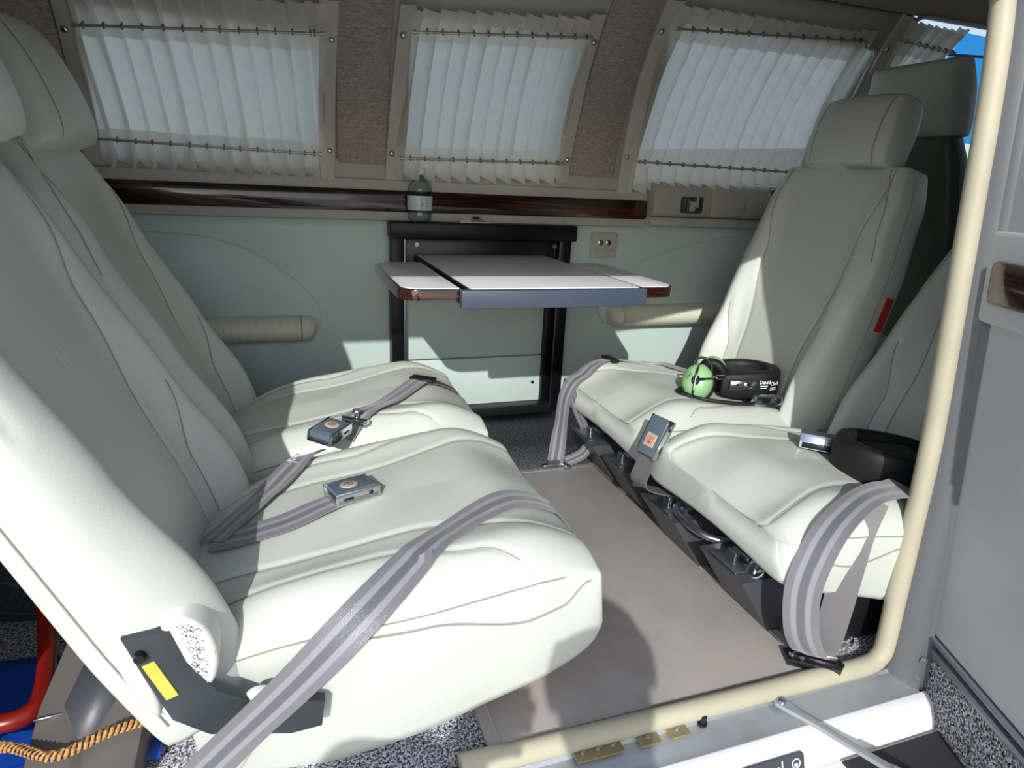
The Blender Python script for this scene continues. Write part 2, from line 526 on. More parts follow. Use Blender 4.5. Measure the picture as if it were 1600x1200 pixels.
# roof lining from far wall across to near wall
bm = bmesh.new(); N = 18
y0 = prof(ZTOP); y1 = nprof(ZTOP); YM = (y0 + y1) / 2
ring = []
for k in range(N + 1):
    a = PI * k / N; ring.append((YM + (y0 - YM) * math.cos(a), ZTOP + 0.14 * math.sin(a)))
cx = lines(X0, X1, [], 0.15)
vv = [[bm.verts.new((x, y, z)) for (y, z) in ring] for x in cx]
for a, b in zip(vv, vv[1:]):
    for k in range(N): bm.faces.new((a[k], a[k + 1], b[k + 1], b[k]))
o = obj('ceiling', bm, 'ceiling', sharp=0); struct(o, 'beige cloth headliner of the cabin roof')
solid(o, 0.03, (0, 0, -1))

# near wall with the double door opening
DX0, DX1 = -0.45, 0.892
def header(x): return 0.89 if x < 0.42 else 0.89 + 0.06 * smooth01((x - 0.42) / 0.5)
bm = bmesh.new()
def nwall(xa, xb, za, zb, nx, nz):
    for i in range(nx):
        for j in range(nz):
            q = []
            for (di, dj) in ((0, 0), (1, 0), (1, 1), (0, 1)):
                x = xa + (xb - xa) * (i + di) / nx
                lo = za(x) if callable(za) else za
                z = lo + (zb - lo) * (j + dj) / nz
                q.append(bm.verts.new((x, nprof(z) - 0.02, z)))
            bm.faces.new(q)
nwall(X0, DX0, -0.03, ZTOP, 8, 16); nwall(DX1, X1, -0.03, ZTOP, 10, 16); nwall(DX0, DX1, header, ZTOP, 24, 6)
bmesh.ops.remove_doubles(bm, verts=bm.verts, dist=1e-4)
o = obj('wall_front', bm, 'jamb', sharp=0); struct(o, 'near side of the fuselage around the door opening')
sol = o.modifiers.new('thick', 'SOLIDIFY'); sol.thickness = 0.04; sol.offset = 0
# aft and forward bulkheads
def bulk(x, zt):
    bm = bmesh.new()
    pts = [(nprof(z), z) for z in (-0.03, 0.3, 0.6, 0.8, 1.0, ZTOP) if z <= zt] + ([(y, z) for (y, z) in ring[::-1]] if zt > 1.1 else []) + [(prof(z), z) for z in (ZTOP, 1.0, 0.8, 0.6, 0.3, -0.03) if z <= zt]
    a = [bm.verts.new((x, y, z)) for y, z in pts]; b = [bm.verts.new((x + 0.03, y, z)) for y, z in pts]
    bm.faces.new(a); bm.faces.new(b[::-1])
    for k in range(len(a)): bm.faces.new((a[k], a[(k + 1) % len(a)], b[(k + 1) % len(a)], b[k]))
    bmesh.ops.remove_doubles(bm, verts=bm.verts, dist=1e-5)
    return bm
struct(obj('wall_left', bulk(X0, 2), 'ceiling', smooth=False), 'aft bulkhead of the baggage bay')
struct(obj('wall_right', bulk(X1, 0.81), 'black', smooth=False), 'dark instrument panel bulkhead')

# windows: pane and rounded frame each
for k, (a, b, c, d) in enumerate(WINS):
    bm = bmesh.new(); n = 8
    top = [bm.verts.new(wp(a - 0.005, c + (d - c) * j / n, -0.02)) for j in range(n + 1)]
    bot = [bm.verts.new(wp(b + 0.005, c + (d - c) * j / n, -0.02)) for j in range(n + 1)]
    for j in range(n): bm.faces.new((top[j], bot[j], bot[j + 1], top[j + 1]))
    pane = obj('window_%d' % (k + 1), bm, 'glass', sharp=0); struct(pane, 'side window pane behind a curtain')
    bm = bmesh.new()
    loop = rrect(a - 0.008, c - 0.008, b + 0.008, d + 0.008, 0.03, 5)
    tube(bm, [wp(x, z, 0.0) for x, z in loop] + [wp(*loop[0], 0.0)], 0.007, 6, 0, cap=False)
    obj('window_frame', bm, 'beige', pane)

# window pillars in brown tweed
for k, (xa, xb, z0) in enumerate([(-0.60, -0.398, 0.70), (0.146, 0.270, 0.708), (0.783, 0.922, 0.706)]):
    bm = bmesh.new()
    zz = [z0 + (1.19 - z0) * j / 14 for j in range(15)]
    r = 0.015
    rows = []
    for j, z in enumerate(zz):
        ins = r * 0.5 if j == 0 else 0
        row = []
        for (x, o_) in ((xa + ins, -0.004), (xa + ins, 0.006), (xa + ins + 0.004, 0.0095), (xb - ins - 0.004, 0.0095), (xb - ins, 0.006), (xb - ins, -0.004)):
            row.append(bm.verts.new(wp(x, z, o_)))
        rows.append(row)
        if j == 0:
            z = z0 + 0.010
            rows.append([bm.verts.new(wp(x, z, o_)) for (x, o_) in ((xa, -0.004), (xa, 0.006), (xa + 0.004, 0.0095), (xb - 0.004, 0.0095), (xb, 0.006), (xb, -0.004))])
    for a, b in zip(rows, rows[1:]):
        for q in range(5): bm.faces.new((a[q], a[q + 1], b[q + 1], b[q]))
    bm.faces.new(rows[0])
    struct(obj('trim_%d' % (k + 1), bm, 'tweed', sharp=60),
           ['brown tweed pillar panel above the rear seats at left', 'brown tweed pillar panel between left and middle curtains', 'brown tweed pillar panel between middle and right curtains'][k])

# long wood rail in its beige surround
bm = bmesh.new()
mw = frame((0, 1.05, 0), (1, 0, 0), (0, 0, 1))           # local x = X, y = z, z = -Y (towards the cabin)
for k in range(1): pass
prism(bm, rrect(-1.2, 0.568, 1.062, 0.672, 0.03), -0.005, 0.016, mw, 0.006)
rail = obj('trim_4', bm, 'wall_up', sharp=35); struct(rail, 'beige sill ledge framing the dark wood strip')
bm = bmesh.new(); prism(bm, rrect(-1.1, 0.591, 1.044, 0.646, 0.012), 0.0, 0.0225, mw, 0.004)
o = obj('wood_inlay', bm, 'wood', rail, sharp=35); o['label'] = 'glossy dark macassar wood strip'
bm = bmesh.new(); prism(bm, rrect(1.06, 0.572, 2.6, 0.60, 0.01), -0.005, 0.018, mw, 0.004)
struct(obj('trim_5', bm, 'wall_up', sharp=35), 'beige ledge below the right hand cover box')
bm = bmesh.new(); prism(bm, rrect(1.52, 0.605, 1.75, 0.672, 0.008), 0.0, 0.022, mw, 0.004)
struct(obj('trim_6', bm, 'wood', sharp=35), 'short dark wood strip behind the far right seat')
# polished strip along the wall bottom
bm = bmesh.new(); prism(bm, [(-0.9, 0.03), (0.274, 0.03), (0.274, 0.088), (-0.9, 0.088)], -0.01, 0.012, mw, 0.004)
bx(bm, (-0.31, 1.034, 0.095), (1.18, 0.006, 0.008), 0.002)
bx(bm, (-0.31, 1.030, 0.046), (1.18, 0.010, 0.010), 0.003)
struct(obj('baseboard_back', bm, 'steel', sharp=35), 'polished metal strip along the wall bottom at left')
bm = bmesh.new(); prism(bm, [(0.80, 0.0), (2.6, 0.0), (2.6, 0.03), (0.80, 0.03)], -0.005, 0.010, mw, 0.004)
struct(obj('trim_7', bm, 'beige', sharp=35), 'low beige moulding along the wall bottom at right')

# door frame: cream rubber seal, sill, jamb
bm = bmesh.new()
def zs_(z): return nprof(z) + 0.0
posts = [(0.872, zs_(z) + 0.008, z) for z in (0.0, 0.1, 0.2, 0.35, 0.5, 0.65, 0.8, 0.9, 0.98)]
spts = [(0.172, -0.136, 0.0), (0.30, -0.137, 0.0), (0.5, -0.139, 0.0), (0.70, -0.140, 0.0), (0.78, -0.141, 0.0), (0.822, -0.141, 0.002), (0.840, -0.140, 0.010), (0.850, -0.138, 0.03)] + [(0.854 + 0.024 * smooth01(z / 0.4), zs_(z) + 0.002, z) for z in (0.12, 0.2, 0.35, 0.5, 0.65, 0.8, 0.9, 0.99)]
tube(bm, spts, lambda t: 0.0145 if t > 0.03 else 0.0165, 14, 8)
struct(obj('trim_8', bm, 'seal', sharp=60), 'cream rubber seal round the sill and forward post of the doorway')
bm = bmesh.new(); tube(bm, [(0.02, -0.157, -0.022), (0.08, -0.156, -0.02), (0.135, -0.155, -0.020), (0.150, -0.155, -0.022)], 0.012, 10, 4)
struct(obj('trim_9', bm, 'seal'), 'short end of cream seal left of the chrome catch')

def strip(bm, prof_pts, xa, xb, n=1, thick=None):
    rows = [[bm.verts.new((xa + (xb - xa) * i / n, y, z)) for (y, z) in prof_pts] for i in range(n + 1)]
    for a, b in zip(rows, rows[1:]):
        for k in range(len(prof_pts) - 1): bm.faces.new((a[k], a[k + 1], b[k + 1], b[k]))
sillm = bmesh.new()
strip(sillm, [(-0.118, -0.040), (-0.118, -0.012), (-0.146, -0.012), (-0.150, -0.016), (-0.168, -0.020), (-0.176, -0.026), (-0.186, -0.028), (-0.186, -0.05)], -0.9, 0.885, 4)
sill = obj('trim_10', sillm, 'alu', sharp=30); struct(sill, 'worn bare aluminium door sill plate')
skm = bmesh.new()
strip(skm, [(-0.184, -0.030), (-0.189, -0.0295), (-0.205, -0.036), (-0.215, -0.05), (-0.240, -0.13), (-0.262, -0.25), (-0.25, -0.45), (-0.15, -0.65), (0.455, -0.75)], -1.7, 2.75, 8)
skin = obj('fuselage_skin', skm, 'white', sharp=40); struct(skin, 'white riveted skin below the door sill')
def skinp(x, t):
    """point on the white skin: t = drop below the sill edge"""
    P = [(0.0, -0.189, -0.0295), (0.017, -0.205, -0.036), (0.035, -0.215, -0.05), (0.12, -0.240, -0.13), (0.25, -0.262, -0.25)]
    for (t0, y0_, z0_), (t1, y1_, z1_) in zip(P, P[1:]):
        if t <= t1:
            k = (t - t0) / (t1 - t0)
            n = Vector((0, z1_ - z0_, -(y1_ - y0_))).normalized()
            return Vector((x, y0_ + (y1_ - y0_) * k, z0_ + (z1_ - z0_) * k)), n
rv = bmesh.new()
for k in range(34):
    for t in (0.026, 0.075):
        p, n = skinp(0.12 + k * 0.026 + (0.012 if t > 0.05 else 0), t)
        bmesh.ops.create_uvsphere(rv, u_segments=8, v_segments=5, radius=0.0026, matrix=Matrix.Translation(p) @ n.to_track_quat('Z', 'Y').to_matrix().to_4x4() @ Matrix.Diagonal((1, 1, 0.35, 1)))
o = obj('rivets', rv, 'white', skin); o['kind'] = 'stuff'
# screws and old brackets on the sill
sc = [(0.352, -0.150, 3), (0.425, -0.152, 1), (0.470, -0.152, 1)]
for (x, y, n) in sc:
    wdt = 0.068 if n == 3 else 0.03
    bm = bmesh.new(); bx(bm, (x, y - 0.001, -0.0105), (wdt, 0.026, 0.004), 0.0015)
    pl = obj('strike_plate', bm, 'brass', sill, sharp=35); pl['label'] = 'dull brass plate screwed to the sill'
    for q in range(n):
        bm = bmesh.new(); xx = x + (q - (n - 1) / 2) * 0.022
        cyl(bm, (xx, y - 0.001, -0.0090), (xx, y - 0.001, -0.0062), 0.0048, 0.004, 12)
        bx(bm, (xx, y - 0.001, -0.0061), (0.006, 0.001, 0.0006))
        obj('screw', bm, 'steel', pl, sharp=35)
bm = bmesh.new(); cyl(bm, (0.513, -0.151, -0.014), (0.513, -0.153, 0.000), 0.005, 0.004, 12); cyl(bm, (0.513, -0.151, -0.016), (0.513, -0.151, -0.012), 0.007, 0.007, 12)
obj('stud', bm, 'rubber', sill, sharp=35)
p, n = skinp(0.60, 0.045)
# maker's placard on the skin
mp = frame(p + n * 0.0005, (1, 0, 0), Vector((1, 0, 0)).cross(n) * -1)
bm = bmesh.new(); prism(bm, rrect(-0.065, -0.045, 0.038, 0.022, 0.006), 0, 0.0012, mp)
pl = obj('placard', bm, 'print', skin, sharp=35); pl['label'] = 'dark placard with white lettering'
mt = mp @ Matrix.Translation((-0.006, -0.005, 0.0014))
obj('lettering', text_bm('BRICK', 0.021, mt, 0.0001, 'RIGHT', shear=0.2, bold=0.0005), 'whiteprint', pl, smooth=False)
bm = bmesh.new(); bx(bm, (0.001, 0.0, 0.0014), (0.002, 0.034, 0.0004), 0, 1, mp)
for q in range(3): bx(bm, (0.023, -0.010 - q * 0.008, 0.0014), (0.024, 0.0025, 0.0004), 0, 1, mp)
obj('rule', bm, 'whiteprint', pl, smooth=False)
bm = bmesh.new()
tube(bm, [mp @ Vector((0.024 + 0.0065 * math.cos(a * PI / 8), 0.008 + 0.0065 * math.sin(a * PI / 8), 0.0015)) for a in range(17)], 0.0009, 5, 0, cap=False)
bx(bm, (0.024, 0.006, 0.0014), (0.006, 0.004, 0.0006), 0, 1, mp)
obj('ring_mark', bm, 'whiteprint', pl)

# dark grit pad on the wing root, door shadow put into its colour
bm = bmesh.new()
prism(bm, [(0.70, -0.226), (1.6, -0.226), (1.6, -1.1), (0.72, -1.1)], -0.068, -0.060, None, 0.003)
wg = bmesh.new(); prism(wg, [(0.62, -0.22), (2.7, -0.22), (2.7, -3.6), (0.80, -3.6)], -0.12, -0.066, None, 0.004)
wing = obj('wing', wg, 'white', smooth=False); tag(wing, 'white wing root below the doorway', 'wing')
o = obj('shadow_pad', bm, 'shadowdark', wing, smooth=False); o['label'] = 'dark grit panel with the door shadow put into its colour'

# grey jamb behind the seal
bm = bmesh.new()
rows = []
for j in range(15):
    z = -0.10 + 1.1 * j / 14
    y = nprof(max(z, 0)) - 0.03; sx_ = 0.024 * smooth01(z / 0.4)
    rows.append([bm.verts.new(q) for q in ((0.856 + sx_, y + 0.05, z), (0.858 + sx_, y + 0.022, z), (0.864 + sx_, y + 0.006, z), (0.880 + sx_, y - 0.006, z), (0.894 + sx_, y - 0.006, z), (0.90 + sx_, y + 0.03, z))])
for a, b in zip(rows, rows[1:]):
    for q in range(5): bm.faces.new((a[q], a[q + 1], b[q + 1], b[q]))
jb = obj('trim_11', bm, 'jamb', sharp=50); struct(jb, 'grey painted metal jamb of the forward door post')
for z in (-0.01, 0.025):
    rv = bmesh.new(); cyl(rv, (0.884, nprof(0) - 0.034, z), (0.885, nprof(0) - 0.040, z), 0.006, 0.004, 10)
    obj('screw', rv, 'jamb', jb, sharp=35)

# ------------------------------------------------------------------ the seats
SEATV = []                       # (verts, faces) of upholstery in world space, for laying belts on it
def keep(o):
    mm = WM.get(o.name, Matrix.Identity(4))
    SEATV.append(([mm @ v.co for v in o.data.vertices], [tuple(p.vertices) for p in o.data.polygons]))

def make_seat(label, loc, rz, hw, rec, top, legs, group, flip=1, back_hw=None, hinge=False, nobase=False, headc=0.0, xb=-0.095, hrz=0.695, L=0.51, redtags=False, lift=0.0, tb=0.05, HL=0.185, hhw=0.13, headx=0.035, skirt=0.0, zb=0.12, bmat='leather', hmat='leather'):
    """local frame: seat faces +x; cushion front at x=.37; hw half width; rec recline in degrees"""
    t = root('club_seat', label, 'seat', loc, rz, group)
    W = WM[t.name]
    bhw = back_hw or hw
    # cushion
    tilt = math.radians(7.5)
    cm = frame((0.372 - L, 0, 0.146 + lift), (0, -1, 0), (math.cos(tilt), 0, math.sin(tilt)))
    wf = lambda v: hw * (0.84 + 0.16 * smooth01(v / 0.30)) - 0.012 * smooth01((v - L + 0.12) / 0.12)
    Tf = lambda v: 0.052 + (top - 0.25)
    Tb = lambda x, v: 0.140 + skirt - 0.056 * smooth01((v - 0.05) / (L - 0.1)) - 0.018 * (1 - min(1, abs(x) / hw) ** 2)
    def front(x, v, w):
        a = abs(x) / w
        d = 0.020 * math.exp(-((a - 0.80) / 0.20) ** 2) * smooth01(v / 0.12)
        d += 0.012 * (1 - a * a)
        d -= 0.030 * (1 - smooth01(v / 0.20)) * (0.4 + 0.6 * a)
        d -= 0.050 * smooth01((v - L + 0.13) / 0.15) ** 1.6
        d += 0.004 * math.sin(v * 24 + x * 9) * math.exp(-((a - 0.4) / 0.3) ** 2)
        return d
    s_in = lambda sg: (lambda v: sg * interp(v, [(0, hw * 0.36), (L * 0.55, hw * 0.46), (L, hw * 0.66)]))
    s_out = lambda sg: (lambda v: sg * interp(v, [(0, hw * 0.56), (L * 0.45, hw * 0.66), (L * 0.70, hw * 0.80), (L * 0.86, hw * 0.99), (L, hw * 1.2)]))
    seams = [s_in(1), s_in(-1), s_out(1), s_out(-1)]
    pc = Pad(L, wf, Tf, Tb, front, seams, p=4.2, pb=9, q=6.5)
    cu = obj('cushion', pc.bm(cm), 'leather', t, sharp=0, local=True); keep(cu)
    pc.seams_to(cu, seams, cm)
    # welt round the cushion edge
    bm = bmesh.new(); pts = []
    for i in range(41):
        k = i / 40
        if k < 0.36: u, v = 0.985, L * (0.04 + 0.86 * k / 0.36)
        elif k > 0.64: u, v = -0.985, L * (0.04 + 0.86 * (1 - k) / 0.36)
        else:
            u = 0.985 - 1.97 * smooth01((k - 0.36) / 0.28); v = L * (0.90 + 0.088 * min(1, math.sin((k - 0.36) / 0.28 * PI) * 1.6))
        pts.append(pc.pt(u, v, 1, False) + Vector((math.copysign(0.001, u), 0.001, -0.006)))
    tube(bm, [cm @ p for p in pts], 0.0013, 6, 0); obj('welt', bm, 'thread', cu, local=True)
    # wavy side seam that dips towards the front corner
    for sg in (1, -1):
        bm = bmesh.new(); pts = []
        for i in range(40):
            q = i / 39; v = L * (0.40 + 0.56 * q)
            drop_ = interp(q, [(0, 0.2), (0.25, 0.25), (0.7, 0.85), (0.85, 0.8), (1, 0.2)])
            u = 0.995
            p = pc.pt(u, v, 1, False); p.z = p.z * (1 - drop_) - 0.030 * drop_; p.x = wf(v) * (0.86 + 0.14 * pc.end(v) ** 0.35) * 1.002 * (1 if drop_ > 0.3 else 0.999)
            pts.append(cm @ Vector((sg * p.x, p.y, p.z)))
        tube(bm, pts, 0.0013, 5, 0); obj('side_seam', bm, 'thread', cu, local=True)
    # backrest
    r = math.radians(rec)
    d = Vector((-math.sin(r), 0, math.cos(r)))
    LB = (hrz - zb) / math.cos(r); xo = xb - 0.018 + (0.135 - zb) * math.tan(r)
    bmx = frame((xo, 0, zb), (0, 1, 0), d)
    wfb = lambda v: bhw * interp(v, [(0, 0.95), (LB * 0.25, 1.0), (LB * 0.62, 1.0), (LB * 0.85, 0.93), (LB, 0.84)])
    Tfb = lambda v: 0.034
    Tbb = lambda x, v: tb - 0.012 * (v / LB)
    def frontb(x, v, w):
        a = abs(x) / w
        q = v / LB
        amp = interp(q, [(0, 0.062), (0.2, 0.068), (0.45, 0.046), (0.75, 0.026), (1, 0.008)])
        dd = amp * math.exp(-((a - 0.80) / (0.17 if a < 0.80 else 0.32)) ** 2)
        dd += 0.014 * math.exp(-((q - 0.28) / 0.2) ** 2) * (1 - a * a)
        return dd
    b_in = lambda sg: (lambda v: sg * bhw * interp(v / LB, [(0, 0.42), (0.30, 0.46), (0.65, 0.62), (0.9, 0.74), (1, 0.72)]))
    b_out = lambda sg: (lambda v: None if v > LB * 0.45 else sg * bhw * interp(v / LB, [(0, 0.56), (0.25, 0.60), (0.45, 0.74), (0.60, 0.97), (0.66, 1.1)]))
    edge = lambda sg: (lambda v: None if v < LB * 0.56 else sg * wfb(v) * interp(v / LB, [(0.56, 0.955), (0.8, 0.90), (1.0, 0.80)]))
    sb = [b_in(1), b_in(-1), b_out(1), b_out(-1), edge(1), edge(-1)]
    pb_ = Pad(LB, wfb, Tfb, Tbb, frontb, sb, p=5.5, pb=5, q=9)
    bk = obj('backrest', pb_.bm(bmx), bmat, t, sharp=0, local=True); keep(bk)
    pb_.seams_to(bk, sb, bmx)
    # side seam of the near panel
    for sg in (1, -1):
        bm = bmesh.new(); tube(bm, [bmx @ (Vector((sg * (wfb(LB * q) * 1.0003), LB * q, 0.0))) for q in [0.05 + 0.9 * i / 20 for i in range(21)]], 0.0012, 5, 0)
        obj('side_seam', bm, 'thread', bk, local=True)
    # embossed curl on the backrest
    bm = bmesh.new(); v0 = LB * (0.60 if hinge else 0.72)
    curl = [(-0.007, -0.016), (-0.006, 0.004), (0.0, 0.014), (0.010, 0.012), (0.012, 0.002), (0.004, -0.004), (-0.003, 0.0), (0.006, -0.008), (0.013, -0.016)]
    pts = [bmx @ (pb_.pt(x / wfb(v0), v0 + y, 1, False) + Vector((0, 0, -0.0009))) for x, y in curl]
    tube(bm, pts, 0.0013, 6, 4); obj('embossed_mark', bm, 'leather', bk, local=True)
    # headrest
    ho = Vector((xo + 0.018 + headx, headc, zb)) + d * (LB - 0.002)
    hm = frame(ho, (0, 1, 0), d)
    hw_ = hhw
    wh = lambda v: hw_ * interp(v / HL, [(0, 1.0), (0.5, 1.0), (1, 0.93)])
    fh = lambda x, v, w: 0.014 * (1 - (x / w) ** 2) + 0.008 * math.sin(PI * v / HL)
    sh = [lambda v: hhw * 0.76, lambda v: -hhw * 0.76]
    ph = Pad(HL, wh, lambda v: 0.034, lambda x, v: 0.058, fh, sh, p=5, pb=5, q=5, nM=80, nV=50)
    hd = obj('headrest', ph.bm(hm), hmat, t, sharp=0, local=True); keep(hd)
    ph.seams_to(hd, sh, hm)
    for sg in (-0.06, 0.06):
        bm = bmesh.new(); a = Vector((xo - 0.004, sg + headc, zb)) + d * (LB - 0.04); cyl(bm, a, ho + Vector((-0.03, sg, 0)) + d * 0.06, 0.006)
        obj('headrest_post', bm, 'chrome', t, local=True)
    # frame and legs
    bm = bmesh.new(); bx(bm, (0.10, 0, 0.118), (0.40, hw * 1.4, 0.016), 0.004)
    sfm = obj('seat_frame', bm, 'darkgrey', t, local=True, sharp=35)
    for sg in (-1, 1):
        bm = bmesh.new(); bx(bm, (0.06, sg * hw * 0.66, 0.108), (0.40, 0.025, 0.03), 0.004)
        obj('frame_rail', bm, 'darkgrey', sfm, local=True, sharp=35)
    if not nobase:
        for (ya, yb) in legs:
            # legs lean: toe on the floor behind, top forward under the cushion
            bm = bmesh.new()
            pm = frame((0, 0, 0), (1, 0, 0), (0, 0, 1))   # local z = -Y
            prism(bm, [(0.305, 0.006), (0.20, 0.006), (0.02, 0.006), (0.02, 0.108), (0.335, 0.108), (0.375, 0.108), (0.36, 0.088)], -yb, -ya, pm, 0.004)
            lg = obj('leg', bm, 'boxgrey', t, local=True, sharp=35)
            bm = bmesh.new(); ym = (ya + yb) / 2
            bx(bm, (0.345, ym, 0.1105), (0.052, (yb - ya) * 0.62, 0.005), 0.002); bx(bm, (0.35, ym, 0.121), (0.010, 0.022, 0.018), 0.003); cyl(bm, (0.33, ym - 0.02, 0.118), (0.33, ym + 0.02, 0.118), 0.005)
            obj('latch', bm, 'steel', lg, local=True, sharp=35)
            bm = bmesh.new(); bx(bm, (0.20, ym, 0.113), (0.24, 0.018, 0.006), 0.002); obj('slide_rail', bm, 'rail', lg, local=True, sharp=35)
    if hinge:
        bm = bmesh.new()
        pm = frame((0, 0, 0), (1, 0, 0), (0, 0, 1))
        y = -hw + 0.004
        path = [(-0.176, 0.225), (-0.130, 0.228), (-0.118, 0.185), (-0.092, 0.140), (-0.06, 0.118), (-0.01, 0.105), (0.02, 0.095), (0.015, 0.060), (-0.02, 0.058), (-0.105, 0.082), (-0.140, 0.112), (-0.158, 0.165)]
        nf = lambda P: [(x * 0.95, 0.69 + (z - 0.69) * 0.95) for x, z in P]
        prism(bm, nf(path), -y - 0.004, -y + 0.010, pm, 0.003)
        hg = obj('hinge_frame', bm, 'darkgrey', t, local=True, sharp=35); hg['label'] = 'dark green-grey metal hinge frame'
        bm = bmesh.new(); prism(bm, nf([(-0.160, 0.190), (-0.148, 0.194), (-0.130, 0.146), (-0.142, 0.142)]), -y + 0.010, -y + 0.0112, pm)
        o = obj('sticker', bm, 'yellow', hg, local=True, smooth=False); o['label'] = 'yellow paper sticker'
        bm = bmesh.new()
        cyl(bm, (-0.152, y - 0.010, 0.228), (-0.152, y - 0.017, 0.228), 0.006, 0.005, 12)
        obj('bolt', bm, 'black', hg, local=True, sharp=35)
        # rounded side pad below the bolster with a worn patch
        bm = bmesh.new()
        pp = [(-0.140, 0.232), (-0.118, 0.238), (-0.098, 0.222), (-0.088, 0.19), (-0.092, 0.158), (-0.104, 0.142), (-0.116, 0.146), (-0.126, 0.170), (-0.136, 0.205)]
        sm_ = catmull([(x, z, 0) for x, z in nf(pp + pp[:1])], 4)[:-1]
        prism(bm, [(p.x, p.y) for p in sm_], -y - 0.06, -y + 0.009, pm, 0.006)
        sp = obj('side_pad', bm, 'suede', t, local=True, sharp=60)
        sp['label'] = 'pale suede pad rubbed dark in the middle'
        bm = bmesh.new()
        rnd = random.Random(3)
        for k in range(190):
            zc = 0.192 + rnd.uniform(-0.038, 0.040); xc = -0.107 + (zc - 0.192) * -0.05 + rnd.gauss(0, 0.005) - 0.006 * abs((zc - 0.192) / 0.04)
            bx(bm, (nf([(xc, zc)])[0][0], y - 0.0092, nf([(xc, zc)])[0][1]), (rnd.uniform(0.0008, 0.0018), 0.0006, rnd.uniform(0.0008, 0.0018)))
        o = obj('wear_speckle', bm, 'netdark', sp, local=True, smooth=False); o['kind'] = 'stuff'
        # loose leather flap behind the hinge
        bm = bmesh.new()
        prism(bm, nf([(-0.192, 0.22), (-0.160, 0.217), (-0.156, 0.180), (-0.150, 0.13), (-0.152, 0.112), (-0.168, 0.130), (-0.182, 0.175)]), -y - 0.012, -y + 0.004, pm, 0.004)
        obj('leather_flap', bm, 'leather', t, local=True, sharp=50)
        bm = bmesh.new()
        prism(bm, nf([(-0.150, 0.120), (-0.140, 0.128), (-0.118, 0.100), (-0.108, 0.084), (-0.135, 0.095)]), -y - 0.004, -y + 0.002, pm, 0.001)
        o = obj('lining_tag', bm, 'paper', t, local=True, smooth=False); o['label'] = 'white scrap of lining cloth'
        bm = bmesh.new()
        lathe(bm, [(0.0, 0.006), (0.012, 0.005), (0.017, 0.001), (0.018, -0.004)], 20, frame((-0.072, y - 0.0, 0.150), (1, 0, 0), (0, 0, 1)) @ Matrix.Translation((0.024, -0.012, 0.004)))
        obj('round_button', bm, 'leather', t, local=True)
    if redtags:
        bm = bmesh.new()
        for (q, hgt) in ((0.53, 0.075), (0.06, 0.04)):
            bm = bmesh.new(); P = bmx @ Vector((redtags * bhw * 1.004, LB * q, -0.028))
            bx(bm, (0, 0, 0), (0.0015, hgt, 0.020), 0, 1, frame(P, (0, redtags, 0), d))
            o = obj('red_tag', bm, 'redtag', bk, local=True, smooth=False); o['label'] = 'red fabric warning tag'
    return t

GS = 'cream leather club seats'
seat_ln = make_seat('cream leather seat in the foreground at left, side hinge and yellow sticker exposed', (0, 0.122, 0), 0, 0.232, 22, 0.252, [(-0.15, -0.06), (0.08, 0.16)], GS, hinge=True, hrz=0.705, xb=-0.128, tb=0.035, headx=0.062, skirt=0.060, zb=0.09)
seat_lf = make_seat('cream leather seat at left by the wall, behind the foreground one', (0.0, 0.582, 0), 0, 0.200, 22, 0.252, [(-0.15, -0.06), (0.08, 0.16)], GS, hrz=0.705, xb=-0.128, tb=0.04, zb=0.09, back_hw=0.208)
seat_rf = make_seat('cream leather seat at right with a green and black headset lying on it', (1.030, 0.515, 0), PI, 0.215, 14, 0.245, [(-0.125, 0.005), (0.045, 0.150)], GS, headc=0.025, xb=-0.065, hrz=0.75, L=0.50, HL=0.150, hhw=0.115, headx=0.02, redtags=1, back_hw=0.21, tb=0.085)
seat_rn = make_seat('cream leather seat at right partly hidden by the door post, dark headset on it', (1.020, 0.078, 0), PI, 0.200, 27, 0.248, [(-0.20, -0.075), (0.0, 0.115)], GS, xb=-0.085, hrz=0.71, L=0.50)
# pilot's seat further forward faces away
seat_p = make_seat('pilot seat with cockpit shade coloured into its back, cream headrest, beyond the right hand seats, seen from behind', (1.695, 0.63, 0.118), 0, 0.20, 12, 0.25, [(-0.15, -0.06), (0.08, 0.16)], 'cockpit seats', xb=-0.02, hrz=0.72, bmat='shaded_leather', hmat='leather', back_hw=0.18)
seat_p.name = 'pilot_seat'; WM['pilot_seat'] = WM['club_seat.004'] if 'club_seat.004' in WM else WM[seat_p.name]

bv, bf = [], []
for vs, fs in SEATV:
    o_ = len(bv); bv += vs; bf += [tuple(i + o_ for i in f) for f in fs]
BVH = BVHTree.FromPolygons(bv, bf)
def drop(x, y, off=0.003, z=0.6):
    h = BVH.ray_cast(Vector((x, y, z)), Vector((0, 0, -1)))
    return (h[0] + Vector((0, 0, 1)) * off, h[1]) if h[0] else (Vector((x, y, 0.25)), Vector((0, 0, 1)))

